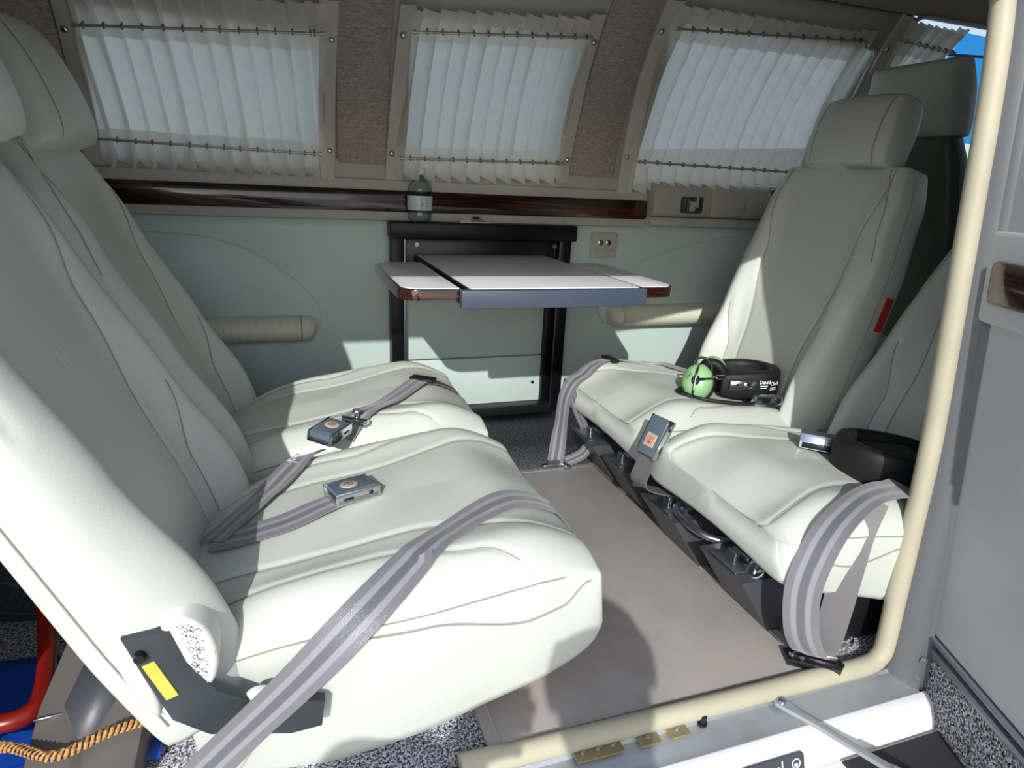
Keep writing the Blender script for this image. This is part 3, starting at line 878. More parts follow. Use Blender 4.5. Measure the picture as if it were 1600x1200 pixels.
# ------------------------------------------------------------------ webbing and buckles
def ribbon_bm(pts, sides, width, thick=0.0016, n=8):
    """pts/sides: centre line and across directions"""
    P = catmull(pts, n); Sd = catmull(sides, n)
    bm = bmesh.new(); uvl = bm.loops.layers.uv.new('uv')
    rows = []; dist = 0; K = 8
    for i, p in enumerate(P):
        t = P[min(i + 1, len(P) - 1)] - P[max(i - 1, 0)]
        s = Sd[i] - t * (Sd[i].dot(t) / max(1e-9, t.dot(t))); s.normalize()
        nn = s.cross(t).normalized()
        if i: dist += (p - P[i - 1]).length
        row = [(bm.verts.new(p + s * width * (k / K - 0.5) + nn * thick / 2), k / K, dist) for k in range(K + 1)] + \
              [(bm.verts.new(p + s * width * (k / K - 0.5) - nn * thick / 2), k / K, dist) for k in range(K, -1, -1)]
        rows.append(row)
    n_ = len(rows[0])
    for a, b in zip(rows, rows[1:]):
        for k in range(n_):
            q = (a[k], a[(k + 1) % n_], b[(k + 1) % n_], b[k])
            f = bm.faces.new([x[0] for x in q])
            for l, x in zip(f.loops, q): l[uvl].uv = (x[1], x[2])
    bm.faces.new([x[0] for x in rows[0]][::-1]); bm.faces.new([x[0] for x in rows[-1]])
    return bm

def lay(path, off=0.003, z=0.6):
    """points on the upholstery under a list of (x, y), sides from the surface normal"""
    P = []; N = []
    for q in path:
        p, n = drop(q[0], q[1], off, z); P.append(p); N.append(n)
    for _ in range(6):                                     # webbing is taut: bridge hollows, never dip below the surface
        Z = [P[0].z] + [(P[i - 1].z + P[i].z * 2 + P[i + 1].z) / 4 for i in range(1, len(P) - 1)] + [P[-1].z]
        for i, p in enumerate(P): p.z = max(p.z, Z[i])
        N = [(N[max(0, i - 1)] + N[i] * 2 + N[min(len(N) - 1, i + 1)]).normalized() for i in range(len(N))]
    Sd = []
    for i, p in enumerate(P):
        t = P[min(i + 1, len(P) - 1)] - P[max(i - 1, 0)]
        Sd.append(N[i].cross(t).normalized())
    return P, Sd
def dense(path, n=5):
    return [(p.x, p.y) for p in catmull([(x, y, 0) for x, y in path], n)]

def stitches(p, ax, ay, az, L, Wd):
    mm = frame(p, ax, ay)
    bm = bmesh.new(); r = 0.0006
    c = [(-L / 2, -Wd / 2), (L / 2, -Wd / 2), (L / 2, Wd / 2), (-L / 2, Wd / 2)]
    for a, b in ((0, 1), (1, 2), (2, 3), (3, 0), (0, 2), (1, 3)):
        tube(bm, [mm @ Vector((c[a][0], c[a][1], 0.0012)), mm @ Vector((c[b][0], c[b][1], 0.0012))], r, 4, 0)
    return bm

def buckle(t, p, ax, n, L=0.066, Wd=0.052, H=0.020, emblem='disc'):
    """lift-latch buckle: local x along the belt, z off the seat"""
    n = Vector(n).normalized(); ax = Vector(ax)
    mm = frame(p, ax, n.cross(ax))
    bm = bmesh.new()
    bx(bm, (0, 0, H * 0.30), (L, Wd, H * 0.6), 0.003, 2, mm)
    for sg in (-1, 1):
        bx(bm, (0, sg * (Wd / 2 - 0.0015), H * 0.5), (L, 0.003, H * 0.9), 0.0012, 2, mm)
    b = obj('buckle_body', bm, 'chrome', t, sharp=30)
    bm = bmesh.new()
    prism(bm, [(-L / 2 + 0.002, H * 0.72), (-L / 2 + 0.004, H * 0.92), (L / 2 - 0.008, H * 1.02), (L / 2 - 0.001, H * 0.85), (L / 2, H * 0.45), (L / 2 - 0.003, H * 0.45), (L / 2 - 0.006, H * 0.72)], -Wd / 2 + 0.004, Wd / 2 - 0.004, mm @ frame((0, 0, 0), (1, 0, 0), (0, 0, 1)), 0.001)
    lv = obj('latch_lever', bm, 'lever', b, sharp=30)
    bm = bmesh.new()
    if emblem == 'disc':
        lathe(bm, [(0, 0.0012), (0.011, 0.0012), (0.0125, 0.0006), (0.0128, -0.001)], 24, mm @ Matrix.Translation((-0.004, 0, H * 0.985)))
        obj('emblem_disc', bm, 'emblem', b, sharp=50)
        bm = bmesh.new(); tube(bm, [mm @ Vector((-0.004 + 0.006 * math.cos(k * PI / 6), 0.006 * math.sin(k * PI / 6), H * 0.985 + 0.0012)) for k in range(13)], 0.0005, 4, 0, False)
        bx(bm, (-0.004, 0, H * 0.985 + 0.0012), (0.008, 0.0012, 0.0006), 0, 1, mm); bx(bm, (-0.004, 0, H * 0.985 + 0.0012), (0.0012, 0.008, 0.0006), 0, 1, mm)
        e = obj('emblem_mark', bm, 'print', b, smooth=False)
    else:
        bx(bm, (-0.008, 0, H * 0.985), (0.026, 0.026, 0.0015), 0.0004, 1, mm); obj('emblem_plate', bm, 'emblem', b, smooth=False)
        bm = bmesh.new(); z = H * 0.985 + 0.001
        bx(bm, (-0.008, 0.0, z), (0.013, 0.005, 0.0008), 0, 1, mm); bx(bm, (-0.013, 0.0, z), (0.003, 0.014, 0.0008), 0, 1, mm)
        for sg in (-1, 1): bx(bm, (-0.006, sg * 0.0065, z), (0.010, 0.002, 0.0008), 0, 1, mm)
        obj('emblem_mark', bm, 'orange', b, smooth=False)
    bm = bmesh.new()
    for sg in (-1, 1):
        cyl(bm, mm @ Vector((L * 0.28, sg * Wd / 2, H * 0.55)), mm @ Vector((L * 0.28, sg * (Wd / 2 + 0.0012), H * 0.55)), 0.0035, 0.003, 10)
        bx(bm, (-L * 0.22, sg * (Wd / 2 + 0.0003), H * 0.45), (0.014, 0.0012, 0.004), 0.0005, 1, mm)
    obj('rivet', bm, 'black', b, sharp=30)
    return mm

GB = 'lap belts'
# 1 near left seat, long half running from the floor over the cushion
t = root('seat_belt', 'long grey lap belt across the foreground left seat down to the floor', 'seat belt', (-0.10, -0.13, 0.0), 0, GB)
d1 = dense([(0.115, -0.075), (0.145, -0.050), (0.18, -0.022), (0.22, 0.008), (0.29, 0.045), (0.335, 0.058), (0.360, 0.060)], 4)
P, Sd = lay(d1, 0.006)
pre = [Vector((-0.150, -0.142, 0.050)), Vector((-0.085, -0.140, 0.110)), Vector((-0.010, -0.133, 0.172)), Vector((0.055, -0.118, 0.226))]
ps = [Vector((0.70, 0.1, -0.70))] * 2 + [Vector((0.62, -0.10, -0.75)), Vector((0.62, -0.5, -0.6))]
P = pre + P[1:] + [Vector((0.382, 0.058, 0.195)), Vector((0.386, 0.055, 0.150))]
Sd = [-v for v in ps] + Sd[1:] + [Sd[-1], Sd[-1]]
sgn = 1
for i in range(1, len(Sd)):
    if Sd[i].dot(Sd[i - 1]) < 0: Sd[i] = -Sd[i]
obj('webbing', ribbon_bm(P, Sd, 0.046, n=4), 'belt', t)
obj('stitching', stitches(Vector((-0.118, -0.1425, 0.070)), (0.04, 0.0, 0.055), (0.75, 0, -0.66), None, 0.032, 0.036), 'whiteprint', t)
bm = bmesh.new(); tube(bm, [(-0.170, -0.140, 0.028), (-0.152, -0.146, 0.034), (-0.135, -0.146, 0.030), (-0.130, -0.140, 0.012)], 0.005, 8, 4); bx(bm, (-0.13, -0.12, 0.008), (0.05, 0.05, 0.012), 0.003)
obj('floor_anchor', bm, 'steel', t)

# 2 near left seat, buckle half
t = root('seat_belt', 'short grey belt with upturned square chrome buckle on the foreground left seat', 'seat belt', (-0.06, 0.10, 0.2), 0, GB)
P, Sd = lay(dense([(-0.105, 0.118), (-0.078, 0.108), (-0.045, 0.104), (-0.01, 0.106), (0.03, 0.120), (0.062, 0.132)]), 0.007, 0.31)
obj('webbing', ribbon_bm(P, Sd, 0.046, n=3), 'belt', t)
p, n = drop(0.030, 0.120, 0.006); obj('stitching', stitches(p, P[-1] - P[0], Sd[len(Sd) // 2] * -1, None, 0.034, 0.036), 'print', t)
p, n = drop(0.078, 0.138, 0.003); buckle(t, p, (0.96, 0.28, 0.02), n)

# 3 far left seat: belt with buckle and adjuster
t = root('seat_belt', 'grey lap belt with chrome buckle across the left seat by the wall', 'seat belt', (-0.06, 0.2, 0.2), 0, GB)
P, Sd = lay(dense([(-0.108, 0.115), (-0.085, 0.145), (-0.055, 0.187), (-0.03, 0.225), (0.0, 0.268), (0.035, 0.318)]), 0.009, 0.31)
obj('webbing', ribbon_bm(P, Sd, 0.044, n=3), 'belt', t)
p, n = drop(0.012, 0.285, 0.009); obj('stitching', stitches(p, (0.5, 0.75, 0), (0.75, -0.5, 0), None, 0.03, 0.03), 'whiteprint', t)
p, n = drop(0.062, 0.352, 0.010); buckle(t, p, (-0.56, -0.80, 0), n + Vector((0, -0.25, 0)), L=0.070, Wd=0.046, H=0.022)
P, Sd = lay(dense([(0.088, 0.395), (0.13, 0.430), (0.17, 0.465), (0.215, 0.515), (0.262, 0.572), (0.285, 0.590)]), 0.009)
o = obj('strap', ribbon_bm(P, Sd, 0.040, n=3), 'belt', t)
P, Sd = lay(dense([(0.270, 0.580), (0.300, 0.597), (0.330, 0.606), (0.352, 0.606)]), 0.005)
P += [Vector((0.376, 0.606, 0.190)), Vector((0.380, 0.604, 0.150))]; Sd += [Sd[-1]] * 2
obj('strap', ribbon_bm(P, Sd, 0.040, n=3), 'belt_plain', t)
p, n = drop(0.272, 0.580, 0.011)
bm = bmesh.new(); mm = frame(p, (0.6, 0.78, 0), Vector((-0.78, 0.6, 0)))
bx(bm, (0, 0, 0), (0.026, 0.054, 0.007), 0.002, 2, mm); obj('slider', bm, 'rubber', t, sharp=35)
p, n = drop(0.112, 0.408, 0.012)
bm = bmesh.new(); mm = frame(p, (0.6, 0.78, 0), Vector((-0.78, 0.6, 0)))
bx(bm, (0, 0, 0.002), (0.022, 0.046, 0.008), 0.002, 2, mm); cyl(bm, mm @ Vector((0.004, 0, 0.004)), mm @ Vector((0.004, 0, 0.020)), 0.004); cyl(bm, mm @ Vector((0.004, 0, 0.019)), mm @ Vector((0.004, 0, 0.023)), 0.008, 0.007)
cyl(bm, mm @ Vector((0.0, -0.026, 0.004)), mm @ Vector((0, 0.026, 0.004)), 0.005)
obj('adjuster', bm, 'chrome', t, sharp=35)

# 4 far right seat: belt from behind the headset to the floor in two strands
t = root('seat_belt', 'grey belt draped over the right seat corner by the wall to a floor hook', 'seat belt', (0.62, 0.63, 0), 0, GB)
P, Sd = lay(dense([(0.985, 0.645), (0.93, 0.672), (0.87, 0.690), (0.80, 0.690), (0.74, 0.675), (0.69, 0.655)]), 0.004)
P += [Vector((0.660, 0.648, 0.222)), Vector((0.640, 0.645, 0.185)), Vector((0.634, 0.643, 0.12)), Vector((0.628, 0.640, 0.06)), Vector((0.622, 0.636, 0.016))]
Sd += [Sd[-1]] + [Vector((0.35, -0.9, 0))] * 2 + [Vector((0.7, -0.7, 0))] * 2
for i in range(1, len(Sd)):
    if Sd[i].dot(Sd[i - 1]) < 0: Sd[i] = -Sd[i]
obj('webbing', ribbon_bm(P, Sd, 0.042, n=4), 'belt', t)
bm = ribbon_bm([Vector((0.652, 0.640, 0.205)), Vector((0.668, 0.622, 0.15)), Vector((0.690, 0.600, 0.09)), Vector((0.680, 0.600, 0.05)), Vector((0.640, 0.628, 0.014))], [Vector((0.4, -0.9, 0))] * 5, 0.030, n=6)
obj('webbing', bm, 'belt', t)
p, n = drop(0.775, 0.682, 0.006); bm = box((0, 0, 0), (0.020, 0.056, 0.008), 0.002, 2, frame(p, (1, 0.1, 0), (0, 1, 0))); obj('slider', bm, 'rubber', t, sharp=35)
bm = bmesh.new(); bx(bm, (0.615, 0.632, 0.012), (0.06, 0.022, 0.010), 0.003); cyl(bm, (0.60, 0.632, 0.018), (0.655, 0.632, 0.018), 0.006); bx(bm, (0.645, 0.625, 0.012), (0.02, 0.04, 0.014), 0.004)
obj('floor_hook', bm, 'steel', t, sharp=35)

# 5 buckle hanging over the front edge between the two right seats
t = root('seat_belt', 'chrome buckle with orange emblem hanging over the front edge between the right seats', 'seat belt', (0.66, 0.22, 0.15), 0, GB)
nrm = Vector((-0.88, -0.12, 0.46)).normalized(); axd = Vector((0.46, 0.10, 0.88)); axd = (axd - nrm * axd.dot(nrm)).normalized()
pc_ = Vector((0.652, 0.245, 0.236))
mm = buckle(t, pc_, axd, nrm, L=0.080, Wd=0.052, H=0.018, emblem='plate')
sd = nrm.cross(axd)
obj('webbing', ribbon_bm([pc_ - axd * 0.02 + nrm * 0.004, pc_ - axd * 0.06 + nrm * 0.003, pc_ - axd * 0.10 - Vector((-0.012, 0, 0)), Vector((0.70, 0.235, 0.120))], [sd] * 4, 0.045, n=5), 'belt_plain', t)

# 6 silver buckle lying at the back of the near right seat
t = root('seat_belt', 'silver buckle lying in shade on the right seat behind the door post', 'seat belt', (0.92, 0.12, 0.23), 0, GB)
p, n = drop(0.912, 0.118, 0.004)
mm = frame(p + Vector((0, 0, 0.006)), (0.72, -0.68, 0), (0.68, 0.72, 0))
bm = bmesh.new()
prism(bm, [(-0.024, 0.0), (0.020, 0.0), (0.024, 0.006), (0.020, 0.020), (0.006, 0.026), (-0.012, 0.024), (-0.022, 0.012)], -0.034, 0.034, mm @ frame((0, 0, 0), (0, 1, 0), (0, 0, 1)), 0.003)
b = obj('buckle_body', bm, 'steel', t, sharp=30)
bm = bmesh.new(); bx(bm, (0, -0.020, 0.006), (0.060, 0.010, 0.010), 0.001, 1, mm); obj('buckle_slot', bm, 'black', b, sharp=30)
P, Sd = lay(dense([(0.935, 0.135), (0.965, 0.165), (1.0, 0.19), (1.03, 0.205)]), 0.004)
obj('webbing', ribbon_bm(P, Sd, 0.044, n=3), 'belt_plain', t)

# 7 near right seat: loop of webbing over the corner to the floor anchor
t = root('seat_belt', 'broad loop of grey webbing over the near right seat corner to the floor anchor', 'seat belt', (0.74, -0.12, 0), 0, GB)
pts = [(0.900, -0.070, 0.262), (0.862, -0.085, 0.269), (0.815, -0.098, 0.278), (0.760, -0.112, 0.277), (0.706, -0.124, 0.250), (0.676, -0.130, 0.205), (0.668, -0.130, 0.150), (0.683, -0.128, 0.085), (0.708, -0.124, 0.042), (0.728, -0.120, 0.022)]
sds = [(-0.15, -0.95, 0.0), (-0.2, -0.95, 0.0), (-0.25, -0.93, 0.0), (0.30, -0.93, 0.1), (0.40, -0.90, 0.1), (0.50, -0.86, 0.05), (0.62, -0.78, 0.0), (0.72, -0.68, -0.05), (0.78, -0.60, -0.15), (0.80, -0.55, -0.2)]
sds[0:3] = [(0.10, -0.97, -0.1), (0.16, -0.97, -0.1), (0.24, -0.96, -0.05)]
obj('webbing', ribbon_bm([Vector(p) for p in pts], [Vector(s) for s in sds], 0.048, n=8), 'belt', t)
pts = [(0.800, -0.100, 0.268), (0.772, -0.112, 0.225), (0.757, -0.120, 0.165), (0.748, -0.124, 0.100), (0.742, -0.124, 0.050), (0.738, -0.120, 0.022)]
obj('webbing', ribbon_bm([Vector(p) for p in pts], [Vector((0.80, -0.50, -0.1))] * 6, 0.044, n=8), 'belt_plain', t)
bm = bmesh.new()
mm = frame((0.735, -0.118, 0.014), (0.78, -0.60, 0), (0.60, 0.78, 0))
prism(bm, [(-0.040, -0.020), (0.034, -0.018), (0.042, 0.0), (0.034, 0.012), (-0.020, 0.020), (-0.046, 0.006)], -0.008, 0.002, mm, 0.002)
a = obj('floor_anchor', bm, 'black', t, sharp=35)
bm = bmesh.new(); bx(bm, (0.0, 0.0, 0.008), (0.062, 0.007, 0.009), 0.002, 2, mm); cyl(bm, mm @ Vector((-0.034, -0.006, 0.002)), mm @ Vector((-0.034, -0.006, 0.007)), 0.005, 0.004)
cyl(bm, mm @ Vector((-0.02, -0.014, 0.002)), mm @ Vector((-0.02, -0.014, 0.006)), 0.004)
obj('chrome_bar', bm, 'chrome', a, sharp=35)
bm = bmesh.new(); cr = [Vector((0.790 + 0.022 * math.cos(k * PI / 10), -0.105 + 0.018 * math.sin(k * PI / 10), 0.03)) for k in range(21)]
tube(bm, cr, 0.0025, 6, 0, False); obj('ring', bm, 'chrome', a)

# ------------------------------------------------------------------ floor mat and added dark box under the seats
bm = bmesh.new()
prism(bm, [(0.212, -0.122), (0.735, -0.122), (0.735, 0.63), (0.212, 0.63)], 0.0, 0.006, None, 0.002)
t = obj('floor_mat', bm, 'vinyl', sharp=35); tag(t, 'taupe vinyl floor mat between the facing seats', 'mat')
bm = bmesh.new()
for a, b in (((0.228, -0.12), (0.228, 0.614)), ((0.228, 0.614), (0.719, 0.614)), ((0.719, 0.614), (0.719, -0.12))):
    tube(bm, [(a[0], a[1], 0.0064), (b[0], b[1], 0.0064)], 0.0012, 5, 0)
obj('stitched_border', bm, 'vinyl', t)
bm = box((1.02, 0.40, 0.045), (0.42, 0.98, 0.088), 0.006); struct(obj('trim_12', bm, 'black', sharp=35), 'black box added to darken the space under the right seats')  # added box, its black stands in for the under-seat shade

# ------------------------------------------------------------------ folding table in its cabinet
t = root('folding_table', 'white folding table with wood-edged leaves swung out of its black wall cabinet', 'table', (0.535, 1.03, 0.0))
mw2 = frame((0, 1.05, 0), (1, 0, 0), (0, 0, 1))
bm = bmesh.new()
bx(bm, (0.535, 1.018, 0.548), (0.530, 0.066, 0.044), 0.005, 2)
c_ = obj('top_cap', bm, 'blackgloss', t, sharp=35)
for (x, nm) in ((0.291, 'side_post'), (0.772, 'side_post')):
    bm = bmesh.new(); bx(bm, (x, 1.022, 0.275), (0.034, 0.050, 0.51), 0.003); bx(bm, (x + (0.021 if x < 0.5 else -0.021), 1.034, 0.275), (0.010, 0.024, 0.51), 0.002)
    p_ = obj('side_post', bm, 'blackgloss', t, sharp=35)
    bm = bmesh.new(); bx(bm, (x + (0.018 if x < 0.5 else -0.018), 0.998, 0.275), (0.003, 0.003, 0.50)); obj('edge_trim', bm, 'steel', p_, smooth=False)
bm = box((0.532, 1.018, 0.025), (0.45, 0.052, 0.028), 0.003); obj('bottom_rail', bm, 'black', t, sharp=35)
bm = box((0.532, 1.040, 0.46), (0.45, 0.012, 0.14), 0.002); obj('dark_backing', bm, 'black', t, sharp=35)
bm = box((0.532, 1.036, 0.289), (0.445, 0.010, 0.205), 0.002); obj('back_panel', bm, 'wall_low', t, sharp=35)
bm = box((0.532, 1.034, 0.111), (0.445, 0.010, 0.143), 0.002); lp = obj('back_panel', bm, 'wall_low', t, sharp=35)
bm = bmesh.new(); cyl(bm, (0.705, 1.030, 0.10), (0.705, 1.025, 0.10), 0.006, 0.005, 14); obj('screw', bm, 'steel', lp, sharp=35)
bm = bmesh.new()
for (x, z) in ((0.34, 0.512), (0.735, 0.512)): cyl(bm, (x, 1.0, z - 0.0), (x, 0.992, z), 0.006, 0.006, 12)
obj('pivot_pin', bm, 'steel', t, sharp=35)
ZT = 0.485
bm = bmesh.new(); bx(bm, (0.524, 0.735, ZT - 0.013), (0.376, 0.545, 0.022), 0.002)
tt = obj('tabletop', bm, 'blackgloss', t, sharp=35)
bm = bmesh.new(); bx(bm, (0.524, 0.735, ZT - 0.001), (0.366, 0.540, 0.004), 0.001); o = obj('laminate', bm, 'laminate', tt, sharp=35); o['label'] = 'white laminate surface'
bm = bmesh.new(); bx(bm, (0.516, 0.452, ZT - 0.018), (0.398, 0.018, 0.036), 0.003); o = obj('front_bar', bm, 'bar', t, sharp=35); o['label'] = 'slate grey front bar'
for sg, xa, xb in ((-1, 0.205, 0.325), (1, 0.712, 0.806)):
    poly = rrect(min(xa, xb), 0.465, max(xa, xb), 0.850, 0.040, 8)
    # square the corners on the table side
    poly = [(x, y) for x, y in poly]
    inner = xb if sg < 0 else xa
    sq = []
    for x, y in poly:
        if abs(x - inner) < 0.041: x = inner; y = 0.465 if y < 0.6 else 0.850
        sq.append((x, y))
    bm = bmesh.new(); ded = [sq[0]] + [b for a, b in zip(sq, sq[1:]) if (Vector(a) - Vector(b)).length > 1e-6]
    prism(bm, ded, ZT - 0.022, ZT - 0.001, None, 0.003)
    lf = obj('table_leaf', bm, 'wood', t, sharp=35); lf['label'] = 'striped wood-edged leaf'
    bm = bmesh.new(); k = 0.006
    cx_ = (xa + xb) / 2
    prism(bm, [(cx_ + (x - cx_) * (1 - k / 0.055), 0.6575 + (y - 0.6575) * (1 - k / 0.19)) for x, y in ded], ZT - 0.002, ZT + 0.0008, None, 0.0004)
    obj('laminate', bm, 'laminate', lf, sharp=35)
    bm = bmesh.new(); bx(bm, (0.30 if sg < 0 else 0.74, 0.55, ZT - 0.030), (0.07, 0.012, 0.014), 0.003); bx(bm, (0.30 if sg < 0 else 0.74, 0.78, ZT - 0.030), (0.07, 0.012, 0.014), 0.003)
    obj('leaf_slide', bm, 'steel', lf, sharp=35)
bm = bmesh.new(); bx(bm, (0.335, 0.62, ZT - 0.030), (0.012, 0.30, 0.016), 0.003); bx(bm, (0.705, 0.62, ZT - 0.030), (0.012, 0.30, 0.016), 0.003); obj('side_runner', bm, 'black', t, sharp=35)
bm = bmesh.new(); bx(bm, (0.738, 1.026, 0.20), (0.018, 0.030, 0.36), 0.003); obj('inner_channel', bm, 'blackgloss', t, sharp=35)

bm = bmesh.new(); lathe(bm, [(0.0, 0.016), (0.009, 0.015), (0.011, 0.010), (0.006, 0.007), (0.006, -0.002), (0, -0.002)], 16, Matrix.Translation((0.508, 1.022, 0.5705)))
tag(obj('knob', bm, 'rubber', sharp=50), 'small black knob standing on the table cabinet top', 'knob')

# leaflet on the cabinet top
t = root('leaflet', 'folded white printed leaflet lying on the black table cabinet', 'paper', (0.48, 1.0, 0.5705))
bm = bmesh.new()
q = [Vector((0.455, 0.989, 0.5712)), Vector((0.545, 0.990, 0.5712)), Vector((0.535, 1.024, 0.578)), Vector((0.478, 1.022, 0.582))]
mm = frame(q[0], q[1] - q[0], q[3] - q[0])
a = [bm.verts.new(p) for p in q]; b = [bm.verts.new(p + Vector((0, -0.0008, 0.0016))) for p in q]
bm.faces.new(a[::-1]); bm.faces.new(b)
for k in range(4): bm.faces.new((a[k], a[(k + 1) % 4], b[(k + 1) % 4], b[k]))
sh_ = obj('sheet', bm, 'paper', t, smooth=False)
bm = bmesh.new()
for k in range(4):
    y = 0.006 + k * 0.007
    bx(bm, (0.052, y, 0.0022), (0.040 - k * 0.004, 0.003, 0.0004), 0, 1, mm)
o = obj('print_block', bm, 'redprint', sh_, smooth=False)

# water bottle
t = root('water_bottle', 'clear plastic water bottle with printed label on the table cabinet', 'bottle', (0.352, 1.014, 0.5705))
BM_ = WM[t.name]
BM_ = Matrix.Translation((0.352, 1.014, 0.5705))
bm = bmesh.new()
lathe(bm, [(0, 0.001), (0.026, 0.001), (0.031, 0.006), (0.032, 0.02), (0.0305, 0.024), (0.032, 0.028), (0.032, 0.066), (0.030, 0.070), (0.032, 0.074), (0.031, 0.086), (0.024, 0.098), (0.014, 0.106), (0.012, 0.112), (0.012, 0.118), (0, 0.118)], 28, BM_)
o = obj('bottle_body', bm, 'water', t, sharp=50)
bm = bmesh.new(); lathe(bm, [(0.0323, 0.029), (0.0327, 0.030), (0.0327, 0.064), (0.0323, 0.065)], 28, BM_); lb = obj('bottle_label', bm, 'label', t); lb['label'] = 'pale printed label'
bm = bmesh.new()
for k in range(7):
    for s_ in range(2):
        a0 = -PI / 2 - 0.15 + s_ * 0.42; z = 0.058 - k * 0.004
        wd = 0.30 - 0.05 * ((k * 7 + s_ * 3) % 4)
        for q in range(4):
            a1 = a0 + wd * q / 4; a2 = a0 + wd * (q + 1) / 4
            vs = [bm.verts.new(BM_ @ Vector((0.0330 * math.cos(a), 0.0330 * math.sin(a), zz))) for a, zz in ((a1, z), (a2, z), (a2, z + 0.0016), (a1, z + 0.0016))]
            bm.faces.new(vs)
obj('label_print', bm, 'print', lb, smooth=False)
bm = bmesh.new(); lathe(bm, [(0.0, 0.134), (0.013, 0.134), (0.0142, 0.132), (0.0142, 0.1185), (0.013, 0.1175), (0, 0.1175)], 24, BM_); o = obj('bottle_cap', bm, 'white', t, sharp=40); o['label'] = 'white screw cap'

# ------------------------------------------------------------------ jack plate and cover box
t = root('jack_plate', 'beige headset jack plate on the wall right of the table', 'plate', (0.915, 1.05, 0.512))
bm = bmesh.new(); prism(bm, rrect(0.872, 0.474, 0.962, 0.550, 0.008), 0, 0.005, mw2, 0.002); pl = obj('plate', bm, 'wall_up', t, sharp=35)
for x in (0.905, 0.931):
    bm = bmesh.new(); A = mw2 @ Vector((x, 0.520, 0.004)); lathe(bm, [(0.0085, 0), (0.0085, 0.003), (0.005, 0.005), (0.0035, 0.005), (0.0035, 0.001), (0, 0.001)], 16, mw2 @ Matrix.Translation((x, 0.520, 0.004)))
    obj('jack', bm, 'chrome', pl, sharp=35)
bm = bmesh.new()
for x in (0.879, 0.955):
    for z in (0.481, 0.543): lathe(bm, [(0.0032, 0), (0.003, 0.0012), (0, 0.0014)], 10, mw2 @ Matrix.Translation((x, z, 0.005)))
o = obj('screw', bm, 'chrome', pl, sharp=35); o['kind'] = 'stuff'
bm = bmesh.new(); prism(bm, rrect(0.884, 0.493, 0.952, 0.502, 0.002), 0.004, 0.0058, mw2, 0.0005); obj('label_strip', bm, 'beige', pl, sharp=35)

t = root('window_latch_box', 'beige plastic cover box with a chrome latch under the right curtain', 'box', (1.26, 1.03, 0.60))
def boxprism(xa, xb, nm, mat='beige', d=0.058):
    bm = bmesh.new()
    prism(bm, [(0.600, 0.0), (0.607, d - 0.006), (0.613, d), (0.672, d), (0.688, d - 0.012), (0.700, d - 0.030), (0.702, 0.0)], xa, xb,
          frame((0, 1.05, 0), (0, 0, 1), (0, -1, 0)) @ Matrix.Diagonal((1, 1, -1, 1)), 0.0)
    return bm
def axprism(xa, xb, d):
    """profile in (z, depth) swept along X"""
    bm = bmesh.new()
    pr = [(0.600, 0.0), (0.606, d - 0.006), (0.613, d), (0.668, d), (0.688, d - 0.012), (0.702, d - 0.032), (0.703, -0.004)]
    A = [bm.verts.new((xa, 1.05 - dd, z)) for z, dd in pr]; B = [bm.verts.new((xb, 1.05 - dd, z)) for z, dd in pr]
    bm.faces.new(A); bm.faces.new(B[::-1])
    for k in range(len(pr)): bm.faces.new((A[k], B[k], B[(k + 1) % len(pr)], A[(k + 1) % len(pr)]))
    bmesh.ops.recalc_face_normals(bm, faces=bm.faces)
    es = [e for e in bm.edges if abs(e.verts[0].co.x - e.verts[1].co.x) < 1e-6]
    bmesh.ops.bevel(bm, geom=es, offset=0.004, segments=2, profile=0.5, affect='EDGES')
    return bm
cb = obj('cover', axprism(1.040, 1.236, 0.060), 'beige', t, sharp=40)
obj('cover_panel', axprism(1.238, 1.366, 0.060), 'beige', t, sharp=40)
obj('cover_end', axprism(1.368, 1.462, 0.059), 'beige', t, sharp=40)
mf = frame((0, 0.99, 0), (1, 0, 0), (0, 0, 1))
bm = bmesh.new(); tube(bm, [mf @ Vector((x, z, 0.0)) for x, z in rrect(1.134, 0.619, 1.205, 0.660, 0.002, 1)] + [mf @ Vector((1.205, 0.658, 0))], 0.0035, 6, 0)
fr = obj('latch_bezel', bm, 'boxgrey', t)
bm = bmesh.new(); prism(bm, [(1.136, 0.621), (1.203, 0.621), (1.203, 0.658), (1.136, 0.658)], 0.0003, 0.0012, mf); obj('latch_recess', bm, 'darkgrey', t, smooth=False)
bm = bmesh.new(); bx(bm, (1.153, 0.640, 0.004), (0.006, 0.034, 0.006), 0.002, 2, mf); bx(bm, (1.142, 0.640, 0.003), (0.005, 0.034, 0.004), 0.001, 2, mf); obj('latch_bar', bm, 'chrome', t, sharp=35)
bm = bmesh.new(); bx(bm, (1.184, 0.650, 0.006), (0.008, 0.036, 0.006), 0.002, 2, mf); bx(bm, (1.170, 0.636, 0.003), (0.020, 0.028, 0.003), 0.001, 2, mf); obj('latch_handle', bm, 'beige', t, sharp=35)

